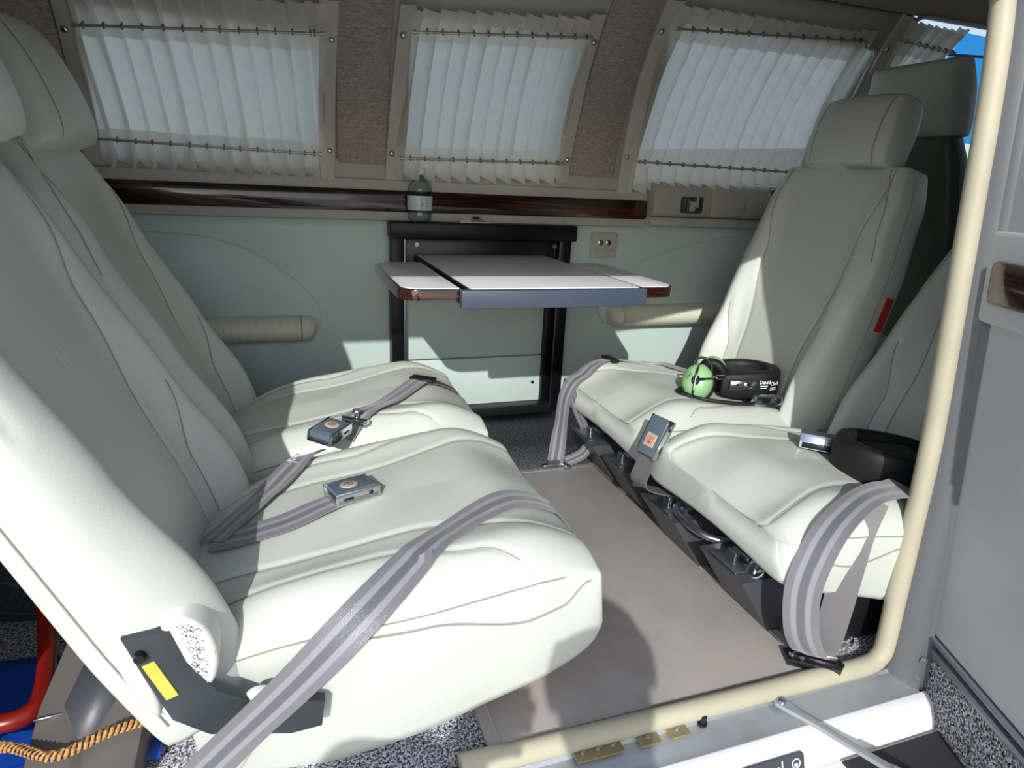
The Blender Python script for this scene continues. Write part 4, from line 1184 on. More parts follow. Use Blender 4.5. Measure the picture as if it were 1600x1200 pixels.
# ------------------------------------------------------------------ arm rests set in scalloped panels
def armrest(label, outline, px0, px1, pz, loc):
    t = root('armrest', label, 'armrest', loc)
    pts = catmull([(x, z, 0) for x, z in outline], 6)
    bm = bmesh.new()
    loop = [(p.x, p.y) for p in pts]
    prism(bm, loop, 0.0005, 0.006, mw2, 0.004)
    pn = obj('scalloped_panel', bm, 'wall_low', t, sharp=25)
    bm = bmesh.new(); tube(bm, [mw2 @ Vector((x, z, 0.003)) for x, z in loop[:-1]], 0.0030, 6, 0); obj('welt', bm, 'boxgrey' if False else 'wall_low', pn)
    bm = bmesh.new(); a, b = min(px0, px1), max(px0, px1)
    # half round pad
    n = 16; k_ = 14; rows = []
    for i in range(k_ + 1):
        x = a + (b - a) * i / k_
        rows.append([bm.verts.new(mw2 @ Vector((x, pz + 0.034 * math.cos(PI * q / n), 0.004 + 0.052 * math.sin(PI * q / n) ** 0.8))) for q in range(n + 1)])
    for r0, r1 in zip(rows, rows[1:]):
        for q in range(n): bm.faces.new((r0[q], r0[q + 1], r1[q + 1], r1[q]))
    bm.faces.new(rows[0]); bm.faces.new(rows[-1][::-1])
    pd = obj('armrest_pad', bm, 'pad', t, sharp=60); pd['label'] = 'ivory perforated armrest pad'
    # rounded end at the scallop tip
    bm = bmesh.new(); e = px1; sg = 1 if px1 > px0 else -1; rows = []
    for i in range(9):
        al = i / 8 * PI / 2; x = e + sg * (0.002 + 0.040 * math.sin(al)); kk = max(0.02, math.cos(al) ** 0.75)
        rows.append([bm.verts.new(mw2 @ Vector((x, pz + 0.012 * (1 - kk) + 0.035 * kk * math.cos(PI * q / n), 0.003 + 0.053 * kk * math.sin(PI * q / n) ** 0.8))) for q in range(n + 1)])
    for r0, r1 in zip(rows, rows[1:]):
        for q in range(n): bm.faces.new((r0[q], r0[q + 1], r1[q + 1], r1[q]))
    bm.faces.new(rows[0]); bm.faces.new(rows[-1][::-1])
    obj('armrest_end', bm, 'pad', t, sharp=60)
    # perforation dots
    bm = bmesh.new()
    for i in range(34):
        for q in range(9):
            an = PI * (0.22 + 0.56 * q / 8); x = a + 0.012 + (b - a - 0.024) * i / 33
            p = mw2 @ Vector((x, pz + 0.034 * math.cos(an), 0.0043 + 0.052 * math.sin(an) ** 0.8)); n_ = mw2.to_3x3() @ Vector((0, math.cos(an), math.sin(an)))
            u = Vector((1, 0, 0)); v = n_.cross(u); r = 0.0013
            bm.faces.new([bm.verts.new(p + n_ * 0.0002 + u * r * math.cos(c * PI / 3) + v * r * math.sin(c * PI / 3)) for c in range(6)])
    o = obj('perforation', bm, 'perf', pd, smooth=False); o['kind'] = 'stuff'
    return t
armrest('sage armrest with ivory pad on the wall behind the left seats',
        [(-0.60, 0.53), (-0.35, 0.526), (-0.20, 0.520), (-0.11, 0.500), (-0.04, 0.465), (0.03, 0.410), (0.075, 0.362), (0.092, 0.325), (0.080, 0.285), (0.05, 0.262), (0.0, 0.255), (-0.30, 0.258), (-0.60, 0.26), (-0.601, 0.40), (-0.60, 0.53)],
        -0.62, 0.040, 0.285, (-0.25, 1.05, 0.25))
armrest('sage armrest with ivory pad on the wall beside the right seat',
        [(1.75, 0.575), (1.52, 0.562), (1.38, 0.546), (1.25, 0.523), (1.13, 0.490), (1.04, 0.455), (0.975, 0.41), (0.93, 0.355), (0.918, 0.318), (0.932, 0.290), (0.965, 0.272), (1.05, 0.268), (1.40, 0.268), (1.75, 0.27), (1.751, 0.40), (1.75, 0.575)],
        1.75, 0.985, 0.298, (1.3, 1.05, 0.25))

# ------------------------------------------------------------------ curtains
def curtain(name, label, TL, TR, BR, BL, rodT, rodB, npl, skew, bow=0.0, seed=1, group='window curtains', snapz=None, crinkle=0.0, dens=1.0, ss=0.032):
    """corner points are (X, z); rods are (zl, zr); pleats hang between the side strips"""
    rnd = random.Random(seed)
    t = root(name, label, 'curtain', ((BL[0] + BR[0]) / 2, prof(0.8), 0.70), 0, group)
    NS, NT_ = 26 * npl if npl > 6 else 120, 44
    ph = [rnd.uniform(-0.12, 0.12) for _ in range(npl + 3)]
    zT = lambda s: TL[1] + (TR[1] - TL[1]) * s; zB = lambda s: BL[1] + (BR[1] - BL[1]) * s
    def edge(s, tt):
        xa = TL[0] + (BL[0] - TL[0]) * tt - bow * math.sin(PI * tt); xb = TR[0] + (BR[0] - TR[0]) * tt + 0.0
        return xa, xb
    def P(s, tt, pl=True):
        xa, xb = edge(s, tt)
        wgt = min(1, s / 0.08, (1 - s) / 0.08); wgt = smooth01(wgt)
        s2 = s + skew * (tt - 0.5) * wgt * (1 - abs(2 * s - 1) ** 3)
        x = xa + (xb - xa) * s
        z = zT(s) + (zB(s) - zT(s)) * tt
        q = (s - skew * (tt - 0.5) * wgt) * npl
        i = int(max(0, min(npl, math.floor(q)))); f = q - math.floor(q)
        f2 = f + ph[i] * math.sin(PI * f) * math.sin(3 * tt + i)
        ht = f2 / 0.90 if f2 < 0.90 else (1 - f2) / 0.10
        amp = (0.019 + 0.005 * math.sin(i * 2.1)) * wgt * (0.55 + 0.45 * abs(2 * tt - 1)) * dens
        off = 0.013 + amp * max(0, ht)
        if tt > 0.86: off += 0.016 * ((tt - 0.86) / 0.14) * wgt * (max(0, ht))
        if tt < 0.10: off += 0.004 * ((0.10 - tt) / 0.1) * wgt * max(0, ht)
        if crinkle:
            off += crinkle * math.sin(40 * tt + 5 * math.sin(9 * s + 3)) * math.sin(23 * s + 7 * tt) * wgt
        if tt > 0.90: z -= 0.016 * ((tt - 0.90) / 0.10) * wgt * (ht - 0.3)
        return wp(x, z, off)
    # t at the rods
    H = TL[1] - BL[1]
    tT = (TL[1] - rodT[0]) / (TL[1] - BL[1]); tB = (TL[1] - rodB[0]) / (TL[1] - BL[1])
    t1, t2 = tT + 0.075, tB - 0.06
    cuts = {'top_band': (0, t1, 14), 'sheer': (t1, t2, 34), 'bottom_band': (t2, 1, 14)}
    # sheer only between the side strips
    for nm, (ta, tb, nt) in cuts.items():
        bm = bmesh.new(); rows = []
        for j in range(nt + 1):
            tt = ta + (tb - ta) * j / nt
            rows.append([bm.verts.new(P(ss + (1 - 2 * ss) * i / NS, tt)) for i in range(NS + 1)])
        for a, b in zip(rows, rows[1:]):
            for i in range(NS): bm.faces.new((a[i], a[i + 1], b[i + 1], b[i]))
        o = obj(nm, bm, 'sheer' if nm == 'sheer' else 'band', t, sharp=50)
        if nm == 'sheer': o['label'] = 'pale sheer middle of the curtain'
    for s0, s1 in ((-0.012, ss + 0.03), (1 - ss - 0.03, 1.012)):
        bm = bmesh.new(); rows = []
        for j in range(31):
            tt = -0.012 + 1.035 * j / 30; xa, xb = edge(0, tt)
            row = []
            for (s, o_) in ((s0, 0.006), (s0, 0.0165), ((s0 + s1) / 2, 0.019), (s1, 0.0165), (s1, 0.006)):
                x = xa + (xb - xa) * s; z = zT(max(0, min(1, s))) + (zB(max(0, min(1, s))) - zT(max(0, min(1, s)))) * tt
                row.append(bm.verts.new(wp(x, z, o_ + 0.003 * math.sin(7 * tt + s * 5 + seed))))
            rows.append(row)
        for a, b in zip(rows, rows[1:]):
            for i in range(4): bm.faces.new((a[i], a[i + 1], b[i + 1], b[i]))
        obj('side_strip', bm, 'band', t, sharp=50)
    for (za, zb), tt in ((rodT, tT), (rodB, tB)):
        xa, xb = edge(0, tt); xl = xa + (xb - xa) * 0.055; xr = xa + (xb - xa) * 0.945
        A = wp(xl, za, 0.040); B = wp(xr, zb, 0.040)
        bm = bmesh.new(); cyl(bm, A, B, 0.0031, None, 10)
        for p in (A, B): cyl(bm, p - (B - A).normalized() * 0.003, p + (B - A).normalized() * 0.003, 0.0052, None, 10)
        rd = obj('curtain_rod', bm, 'rod', t, sharp=40)
        bm = bmesh.new()
        for k in range(npl + 1):
            f = (k + 0.7 + ph[k] * 0.4) / npl + skew * (tt - 0.5)
            f = max(0.03, min(0.97, f))
            c = A + (B - A) * f
            n_ = wall_n(c.z)
            bx(bm, (0, 0, 0), (0.0042, 0.014, 0.012), 0.0015, 1, frame(c - n_ * 0.0035, (B - A), n_))
        o = obj('rod_loops', bm, 'brass', rd, sharp=40); o['kind'] = 'stuff'
    sz = snapz or [(rodT[0] - 0.016, rodT[1] - 0.016), (rodB[0] + 0.006, rodB[1] + 0.006)]
    for (za, zb) in sz:
        for side, z in ((0, za), (1, zb)):
            if z is None: continue
            tt = (zT(side) - z) / (zT(side) - zB(side)); xa, xb = edge(0, tt)
            x = xa + 0.006 if side == 0 else xb - 0.006
            p = wp(x, z, 0.018); bm = bmesh.new()
            lathe(bm, [(0.0075, 0), (0.0072, 0.003), (0.0045, 0.0052), (0, 0.006)], 14, Matrix.Translation(p) @ wall_n(z).to_track_quat('Z', 'Y').to_matrix().to_4x4())
            obj('snap_stud', bm, 'chrome', t, sharp=50)
    return t
curtain('curtain', 'pleated sheer curtain on two rods behind the left seats', (-0.388, 1.012), (0.142, 1.040), (0.133, 0.676), (-0.394, 0.686), (0.956, 0.990), (0.737, 0.731), 13, 0.075, seed=2)
curtain('curtain', 'pleated sheer curtain on two rods above the folding table', (0.288, 1.048), (0.768, 1.080), (0.772, 0.696), (0.272, 0.682), (1.014, 1.046), (0.733, 0.744), 12, -0.02, seed=5)
curtain('curtain', 'crumpled sheer curtain on two rods above the beige cover box', (0.925, 1.125), (1.575, 1.128), (1.612, 0.730), (0.946, 0.674), (1.086, 1.116), (0.762, 0.759), 14, -0.06, seed=9, crinkle=0.0022, dens=0.8)
curtain('curtain', 'narrow bunched curtain beyond the right hand seats near the cockpit', (1.640, 1.166), (1.885, 1.160), (1.86, 0.70), (1.690, 0.70), (1.130, 1.120), (0.76, 0.755), 8, 0.0, seed=4, dens=1.5, ss=0.10, snapz=[(1.10, None)])

# ------------------------------------------------------------------ headsets
def headset(label, loc, rz, shell, seed, second=True):
    """lying on its side: local x along the folded band, cup at the -x end"""
    def lie(p, off):
        g = W @ Vector(p); h = drop(g.x, g.y, off, 0.45)[0]; h.z = max(h.z, g.z) if h.z - g.z < 0.12 else g.z
        return h
    t = root('headset', label, 'headset', loc, rz, 'headsets on the right seats')
    W = WM[t.name]
    # cups
    def cup(c, axis, nm='ear_cup'):
        mm = W @ Matrix.Translation(c) @ Vector(axis).to_track_quat('Z', 'Y').to_matrix().to_4x4() @ Matrix.Diagonal((1.0, 1.22, 1, 1))
        bm = bmesh.new(); lathe(bm, [(0.0, 0.034), (0.012, 0.0335), (0.022, 0.030), (0.030, 0.022), (0.034, 0.010), (0.0345, 0.0), (0.033, -0.004), (0, -0.004)], 32, mm)
        e = obj(nm, bm, shell, t, sharp=60)
        bm = bmesh.new(); lathe(bm, [(0.024, -0.004), (0.034, -0.004), (0.0375, -0.010), (0.0375, -0.020), (0.033, -0.027), (0.024, -0.027), (0.020, -0.020), (0.0, -0.018)], 32, mm)
        obj('ear_seal', bm, 'rubber', e, sharp=60)
        bm = bmesh.new(); lathe(bm, [(0.009, 0.031), (0.0095, 0.035), (0.007, 0.038), (0, 0.038)], 16, mm); obj('pivot_boss', bm, 'rubber', e, sharp=40)
        # round printed mark
        bm = bmesh.new()
        def dome(x, y):
            r = math.hypot(x, y); return interp(r, [(0, 0.034), (0.012, 0.0335), (0.022, 0.030), (0.030, 0.022)]) + 0.0006
        tube(bm, [mm @ Vector((-0.017 + 0.0065 * math.cos(k * PI / 8), 0.006 + 0.0065 * math.sin(k * PI / 8), dome(-0.017 + 0.0065 * math.cos(k * PI / 8), 0.006 + 0.0065 * math.sin(k * PI / 8)))) for k in range(15)], 0.0006, 4, 0)
        for a, b in (((-0.020, 0.002), (-0.014, 0.010)), ((-0.018, 0.009), (-0.013, 0.005)), ((-0.021, 0.006), (-0.016, 0.004))):
            tube(bm, [mm @ Vector((a[0], a[1], dome(*a))), mm @ Vector((b[0], b[1], dome(*b)))], 0.0008, 4, 0)
        obj('printed_mark', bm, 'print', e)
        return e, mm
    c1 = Vector((-0.075, 0.0, 0.046)); e1, m1 = cup(c1, (-0.55, -0.72, 0.40))
    if second: cup(Vector((0.000, 0.075, 0.044)), (0.5, 0.8, 0.2))
    # wire stirrup holding the cup
    bm = bmesh.new()
    st = [m1 @ Vector((0, -0.031, 0.016)), m1 @ Vector((0, -0.026, 0.034)), m1 @ Vector((0, 0.0, 0.041)), m1 @ Vector((0.0, 0.020, 0.037)), m1 @ Vector((0, 0.031, 0.018))]
    tube(bm, st, 0.0026, 8, 6); s1 = W @ Vector((-0.040, -0.016, 0.062))
    tube(bm, [m1 @ Vector((0, 0, 0.041)), (m1 @ Vector((0.015, 0, 0.046)) + s1) / 2, s1], 0.0035, 8, 6)
    cyl(bm, s1, W @ Vector((-0.020, -0.016, 0.062)), 0.0055)
    obj('stirrup', bm, 'chrome', t)
    # padded head band folded flat: a thick arched pad
    pth = [(-0.018, -0.004), (0.03, -0.014), (0.085, -0.016), (0.118, 0.004), (0.122, 0.045), (0.095, 0.082), (0.05, 0.095), (0.01, 0.09)]
    bm = bmesh.new(); ring = []
    C_ = catmull([(x, y, 0) for x, y in pth], 6)
    for i, p in enumerate(C_):
        d = (C_[min(i + 1, len(C_) - 1)] - C_[max(i - 1, 0)]).normalized(); s_ = Vector((-d.y, d.x, 0))
        k = i / (len(C_) - 1); th = 0.015 * (0.45 + 0.55 * math.sin(PI * k) ** 0.4); hh = 0.036 * (0.62 + 0.38 * math.sin(PI * k) ** 0.5)
        row = []
        for q in range(16):
            a = 2 * PI * q / 16; cx_ = math.copysign(abs(math.cos(a)) ** 0.55, math.cos(a)); cz_ = math.copysign(abs(math.sin(a)) ** 0.55, math.sin(a))
            row.append(bm.verts.new(W @ (p + s_ * th * cx_ + Vector((0, 0, 0.042 + hh * cz_)))))
        ring.append(row)
    for a, b in zip(ring, ring[1:]):
        for q in range(16): bm.faces.new((a[q], a[(q + 1) % 16], b[(q + 1) % 16], b[q]))
    bm.faces.new(ring[0][::-1]); bm.faces.new(ring[-1])
    hb = obj('head_pad', bm, 'rubber', t, sharp=60)
    # soft filling inside the fold
    bm = box((0.058, 0.040, 0.035), (0.105, 0.085, 0.062), 0.02, 4, W); obj('inner_pad', bm, 'rubber', t, sharp=60)
    # metal slide on the outer face and printed maker's name
    mo = W @ frame((0.022, -0.0290, 0.044), (1, -0.10, 0), (0, 0, 1))
    bm = bmesh.new(); bx(bm, (0, 0.002, 0.0), (0.062, 0.022, 0.003), 0.001, 1, mo); sl = obj('slide_plate', bm, 'steel', hb, sharp=35)
    bm = bmesh.new(); bx(bm, (0.012, 0.002, 0.002), (0.022, 0.016, 0.002), 0.001, 1, mo); bx(bm, (-0.016, 0.004, 0.002), (0.012, 0.006, 0.003), 0.001, 1, mo); obj('slide_clip', bm, 'chrome', t, sharp=35)
    mt = W @ frame((0.060, -0.0325, 0.050), (1, 0.02, 0), (0, 0, 1))
    bm = text_bm('David', 0.012, mt, 0.0002, bold=0.0002)
    b2 = text_bm('Clark', 0.012, W @ frame((0.090, -0.0300, 0.045), (1, 0.35, 0), (0, 0, 1)), 0.0002, bold=0.0002)
    me = bpy.data.meshes.new('tmp'); b2.to_mesh(me); bm.from_mesh(me); bpy.data.meshes.remove(me); b2.free()
    for k in range(2):
        bx(bm, (0.012, -0.005 - 0.005 * k, 0), (0.020 - 0.005 * k, 0.0018, 0.0004), 0, 1, mt)
        bx(bm, (0.008, -0.006 - 0.004 * k, 0), (0.020, 0.0014, 0.0004), 0, 1, W @ frame((0.092, -0.0296, 0.045), (1, 0.35, 0), (0, 0, 1)))
    obj('lettering', bm, 'whiteprint', hb, smooth=False)
    # cables
    bm = bmesh.new()
    tube(bm, [W @ Vector(p) for p in ((-0.085, 0.01, 0.078), (-0.078, 0.016, 0.096), (-0.060, 0.012, 0.100), (-0.046, 0.0, 0.084), (-0.050, -0.006, 0.060))], 0.0032, 8, 8)
    obj('cup_lead', bm, 'rubber', t)
    bm = bmesh.new()
    rn = random.Random(seed)
    for k in range(2):
        pts = [(-0.080, 0.015 - 0.012 * k, 0.024), (-0.115, 0.0 - 0.01 * k, 0.010), (-0.135 + 0.012 * k, -0.03, 0.007), (-0.10, -0.062 - 0.006 * k, 0.007), (-0.05, -0.075 - 0.007 * k, 0.008), (0.0, -0.078 - 0.005 * k, 0.008), (0.035, -0.072, 0.010)]
        tube(bm, [lie(p, 0.006) for p in pts], 0.0034, 8, 8)
    obj('cable', bm, 'rubber', t)
    bm = box((0.058, -0.072, 0.026), (0.068, 0.020, 0.022), 0.005, 2, W); pg = obj('inline_box', bm, 'chrome', t, sharp=35)
    bm = bmesh.new(); bx(bm, (0.050, -0.0825, 0.027), (0.020, 0.002, 0.010), 0.0005, 1, W); cyl(bm, W @ Vector((0.078, -0.082, 0.028)), W @ Vector((0.078, -0.085, 0.028)), 0.005); obj('inline_switch', bm, 'black', pg, sharp=35)
    bm = bmesh.new(); tube(bm, [W @ Vector(p) for p in ((0.092, -0.05, 0.016), (0.120, -0.055, 0.018), (0.140, -0.045, 0.024))], 0.006, 10, 5); lathe(bm, [(0, -0.012), (0.009, -0.010), (0.011, 0), (0.009, 0.010), (0, 0.012)], 14, W @ Matrix.Translation((0.146, -0.042, 0.024))); obj('microphone', bm, 'rubber', t, sharp=60)
    return t
p, n = drop(0.985, 0.460)
headset('headset with pale green ear cups lying against the right seat back by the wall', (0.950, 0.440, p.z - 0.004), math.radians(-8), 'green', 1)
p, n = drop(1.02, 0.03)
headset('all-black headset in the shade beside the door post', (1.020, 0.020, p.z - 0.004), math.radians(152), 'blackgloss', 2)

# chrome lock and lever on the under-seat legs
t = root('seat_lever', 'dark chrome release lever bent out under the near right seat', 'lever', (0.69, 0.12, 0.10))
bm = bmesh.new(); tube(bm, [(0.712, 0.190, 0.112), (0.688, 0.196, 0.120), (0.666, 0.180, 0.122), (0.660, 0.150, 0.118), (0.668, 0.105, 0.113), (0.690, 0.080, 0.110), (0.730, 0.072, 0.108)], 0.0065, 10, 6); lv = obj('lever_rod', bm, 'steel', t)
bm = bmesh.new(); bx(bm, (0.700, 0.190, 0.112), (0.03, 0.030, 0.012), 0.003); obj('lever_bracket', bm, 'steel', t, sharp=35)
t = root('round_latch', 'round chrome latch button below the near right seat', 'latch', (0.71, -0.02, 0.10))
nb = Vector((-0.7, -0.3, 0.62)).normalized(); mm = Matrix.Translation((0.682, -0.022, 0.118)) @ nb.to_track_quat('Z', 'Y').to_matrix().to_4x4()
bm = bmesh.new(); lathe(bm, [(0.0145, -0.01), (0.0155, 0.0), (0.0145, 0.003), (0.0125, 0.0035), (0.0115, 0.001), (0.0, 0.0005)], 28, mm); b_ = obj('latch_button', bm, 'chrome', t, sharp=40)
bm = bmesh.new(); bx(bm, (0, 0.0, 0.002), (0.003, 0.016, 0.003), 0.0005, 1, mm); bx(bm, (0.005, -0.004, 0.002), (0.010, 0.003, 0.003), 0.0005, 1, mm @ Matrix.Rotation(0.8, 4, 'Z')); obj('latch_mark', bm, 'steel', b_, sharp=35)

# chrome catch at the left end of the seal
t = root('door_catch', 'small chrome catch at the end of the sill seal', 'catch', (0.155, -0.14, -0.01))
bm = bmesh.new(); cyl(bm, (0.105, -0.150, -0.006), (0.152, -0.149, -0.006), 0.0105, None, 20); obj('catch_barrel', bm, 'chrome', t, sharp=35)
bm = box((0.160, -0.146, -0.006), (0.016, 0.020, 0.02), 0.004); obj('catch_tip', bm, 'rubber', t, sharp=35)

# ------------------------------------------------------------------ open door leaf at right
HX, HY = 0.914, -0.170
Dv = Vector((-0.37, -0.93, 0)).normalized(); Nv = Vector((-0.93, 0.37, 0)).normalized()   # Nv points to the cabin side (camera left)
Nv = Dv.cross(Vector((0, 0, 1))) ; Nv.normalize()
if Nv.x > 0: Nv = -Nv
def dp(s, z, n=0.0):
    # leaf follows the fuselage side, leaning inwards towards the top
    return Vector((HX, nprof(z) - 0.026, 0)) + Dv * s + Vector((0, 0, z)) + Nv * n
def leaf(s0, s1, z0, z1, n0, n1, r=0.0, bev=0.003, skew=None, nseg=6):
    bm = bmesh.new(); poly = rrect(s0, z0, s1, z1, r, 5) if r else [(s0, z0), (s1, z0), (s1, z1), (s0, z1)]
    a = [bm.verts.new(dp(s, z, n0)) for s, z in poly]; b = [bm.verts.new(dp(s, z, n1)) for s, z in poly]
    f0 = bm.faces.new(a[::-1]); f1 = bm.faces.new(b)
    for k in range(len(a)): bm.faces.new((a[k], a[(k + 1) % len(a)], b[(k + 1) % len(a)], b[k]))
    bmesh.ops.recalc_face_normals(bm, faces=bm.faces)
    if bev: bmesh.ops.bevel(bm, geom=list(f1.edges), offset=bev, segments=2, profile=0.5, affect='EDGES')
    return bm
door = obj('door_1', leaf(-0.065, 0.56, -0.095, 1.02, -0.045, 0.0, 0.02), 'jamb', sharp=35)
struct(door, 'open forward door leaf seen from its inner side at right')
o = obj('door_panel', leaf(-0.022, 0.55, 0.065, 1.0, 0.0, 0.012, 0.03, 0.006), 'doorgrey', door, sharp=35); o['label'] = 'pale grey upholstered inner panel'
o = obj('kick_panel', leaf(-0.060, 0.55, -0.085, 0.030, 0.0, 0.008, 0.012, 0.003), 'carpet', door, sharp=35); o['label'] = 'speckled carpet kick panel'
obj('panel_rail', leaf(-0.045, 0.55, 0.032, 0.046, 0.0, 0.014, 0.0, 0.004), 'rail', door, sharp=35)
obj('panel_rail', leaf(-0.040, 0.55, 0.056, 0.064, 0.0, 0.017, 0.0, 0.003), 'rail', door, sharp=35)
obj('wood_surround', leaf(0.000, 0.55, 0.535, 0.655, 0.010, 0.024, 0.012, 0.006), 'doorgrey', door, sharp=35)
o = obj('wood_inlay', leaf(0.022, 0.54, 0.562, 0.618, 0.02, 0.0285, 0.010, 0.003), 'wood', door, sharp=35); o['label'] = 'glossy striped wood inlay'

# door stay rod
t = root('door_stay', 'bare metal door stay rod pinned to the sill', 'rod', (0.640, -0.155, -0.01))
bm = bmesh.new()
A = Vector((0.640, -0.158, -0.010)); B = Vector((0.690, -0.262, -0.012)); C2 = Vector((0.775, -0.440, -0.016))
dd = (B - A).normalized(); sd = Vector((dd.y, -dd.x, 0))
mm = frame(A, dd, Vector((0, 0, 1)).cross(dd))
L_ = (C2 - A).length
prism(bm, [(-0.008, -0.004), (-0.004, -0.008), (0.012, -0.008), (0.05, -0.005), (L_ * 0.45, -0.006), (L_ * 0.47, -0.009), (L_, -0.009), (L_, 0.009), (L_ * 0.47, 0.009), (L_ * 0.45, 0.006), (0.05, 0.005), (0.012, 0.008), (-0.004, 0.008), (-0.008, 0.004)], 0.0, 0.006, mm, 0.002)
bx(bm, (L_ * 0.72, 0, 0.008), (L_ * 0.5, 0.006, 0.006), 0.002, 2, mm)
rd = obj('rod', bm, 'alu', t, sharp=30)
bm = bmesh.new(); lathe(bm, [(0.007, 0), (0.0065, 0.005), (0.003, 0.007), (0, 0.007)], 16, Matrix.Translation(A + Vector((0, 0, 0.005)))); obj('pivot_screw', bm, 'steel', rd, sharp=35)

# ------------------------------------------------------------------ baggage bay at lower left
t = root('tow_bar', 'bent red painted tow bar behind the foreground left seat', 'tow bar', (-0.36, 0.1, 0.04))
bm = bmesh.new(); tube(bm, [(-0.39, 0.30, 0.19), (-0.350, 0.235, 0.085), (-0.325, 0.150, 0.058), (-0.311, 0.075, 0.050), (-0.318, 0.046, 0.048), (-0.350, 0.040, 0.048), (-0.42, 0.065, 0.050), (-0.55, 0.12, 0.05)], 0.0115, 12, 8); obj('bar', bm, 'red', t)
bm = bmesh.new(); tube(bm, [(-0.47, 0.62, 0.05), (-0.46, 0.50, 0.12), (-0.455, 0.42, 0.20)], 0.0115, 12, 8); obj('bar', bm, 'red', t)
t = root('plastic_sheet', 'crumpled bright blue sheet on the baggage floor', 'sheet', (-0.34, 0.12, 0.0))
bm = bmesh.new(); rn = random.Random(2); G = [[None] * 13 for _ in range(11)]
for i in range(11):
    for j in range(13):
        x = -0.50 + 0.33 * i / 10; y = -0.02 + 0.22 * j / 12
        G[i][j] = bm.verts.new((x, y - 0.05 * max(0, x + 0.3), 0.004 + 0.016 * abs(math.sin(i * 1.3 + j * 0.8)) * rn.uniform(0.4, 1)))
for i in range(10):
    for j in range(12): bm.faces.new((G[i][j], G[i + 1][j], G[i + 1][j + 1], G[i][j + 1]))
o = obj('sheet', bm, 'blue', t, sharp=30)
md = o.modifiers.new('thick', 'SOLIDIFY'); md.thickness = 0.002

t = root('plastic_cowl', 'faceted grey plastic cowl standing behind the foreground left seat', 'cowl', (-0.25, 0.08, 0.0))
bm = bmesh.new()
ptsL = [(-0.310, -0.055, 0.03), (-0.288, 0.060, 0.095), (-0.262, 0.150, 0.150), (-0.235, 0.165, 0.165)]
V_ = {k: bm.verts.new(v) for k, v in {
    'a': (-0.305, -0.075, 0.020), 'b': (-0.300, 0.030, 0.068), 'c': (-0.262, 0.150, 0.150), 'd': (-0.232, 0.165, 0.160),
    'e': (-0.272, 0.022, 0.070), 'f': (-0.244, -0.080, 0.030), 'g': (-0.175, 0.060, 0.095), 'h': (-0.190, -0.070, 0.030),
    'i': (-0.262, 0.035, 0.060), 'j': (-0.225, 0.145, 0.145), 'k': (-0.195, 0.055, 0.088), 'l': (-0.245, -0.030, 0.045),
    'A': (-0.305, -0.075, 0.0), 'B': (-0.305, 0.050, 0.0), 'C': (-0.262, 0.170, 0.0), 'D': (-0.232, 0.180, 0.0), 'G': (-0.175, 0.070, 0.0), 'H': (-0.190, -0.070, 0.0)}.items()}
for f in ('a b e f', 'b c d j e', 'e l f', 'f l k h', 'k j d g', 'k g h', 'A B b a', 'B C c b', 'C D d c', 'D G g d', 'G H h g', 'H A a f h'):
    bm.faces.new([V_[q] for q in f.split()])
bmesh.ops.bevel(bm, geom=list(bm.edges), offset=0.003, segments=2, profile=0.5, affect='EDGES')
cw = obj('shell', bm, 'greyplastic', t, sharp=25)
bm = bmesh.new(); vv_ = [bm.verts.new(v) for v in ((-0.272, 0.022, 0.071), (-0.225, 0.145, 0.146), (-0.195, 0.055, 0.089), (-0.245, -0.030, 0.046))]
r_ = bmesh.ops.extrude_face_region(bm, geom=[bm.faces.new(vv_)]); bmesh.ops.translate(bm, vec=(0, 0, -0.006), verts=[v for v in r_['geom'] if isinstance(v, bmesh.types.BMVert)])
obj('centre_panel', bm, 'boxgrey', t, sharp=25)['label'] = 'darker smooth centre panel'
bm = bmesh.new(); mm = frame((-0.300, 0.012, 0.0655), Vector((0.6, 0.05, 0.0)), Vector((0, 1, 0.4))); bx(bm, (0.014, 0.0, 0.0), (0.03, 0.003, 0.004), 0.001, 1, mm); obj('clip', bm, 'steel', cw, sharp=35)

t = root('tool_case', 'dark soft case with an embossed wing emblem behind the left seat', 'case', (-0.37, 0.36, 0.0))
mm = Matrix.Translation((-0.42, 0.37, 0.045)) @ Matrix.Rotation(math.radians(-12), 4, 'Z')
bm = box((0, 0, 0.01), (0.26, 0.13, 0.11), 0.018, 3, mm); cs = obj('case_body', bm, 'darkgrey', t, sharp=50)
bm = bmesh.new()
for k in range(6): tube(bm, [mm @ Vector((-0.01 + 0.012 * k, -0.066, 0.0 - 0.004 * k)), mm @ Vector((0.01 + 0.013 * k, -0.066, 0.032 - 0.003 * k)), mm @ Vector((0.035 + 0.012 * k, -0.066, 0.024 - 0.003 * k))], 0.0016, 5, 5)
tube(bm, [mm @ Vector((-0.06, -0.066, -0.012)), mm @ Vector((0.10, -0.066, -0.030))], 0.0014, 5, 0)
obj('embossed_wing', bm, 'boxgrey', cs)

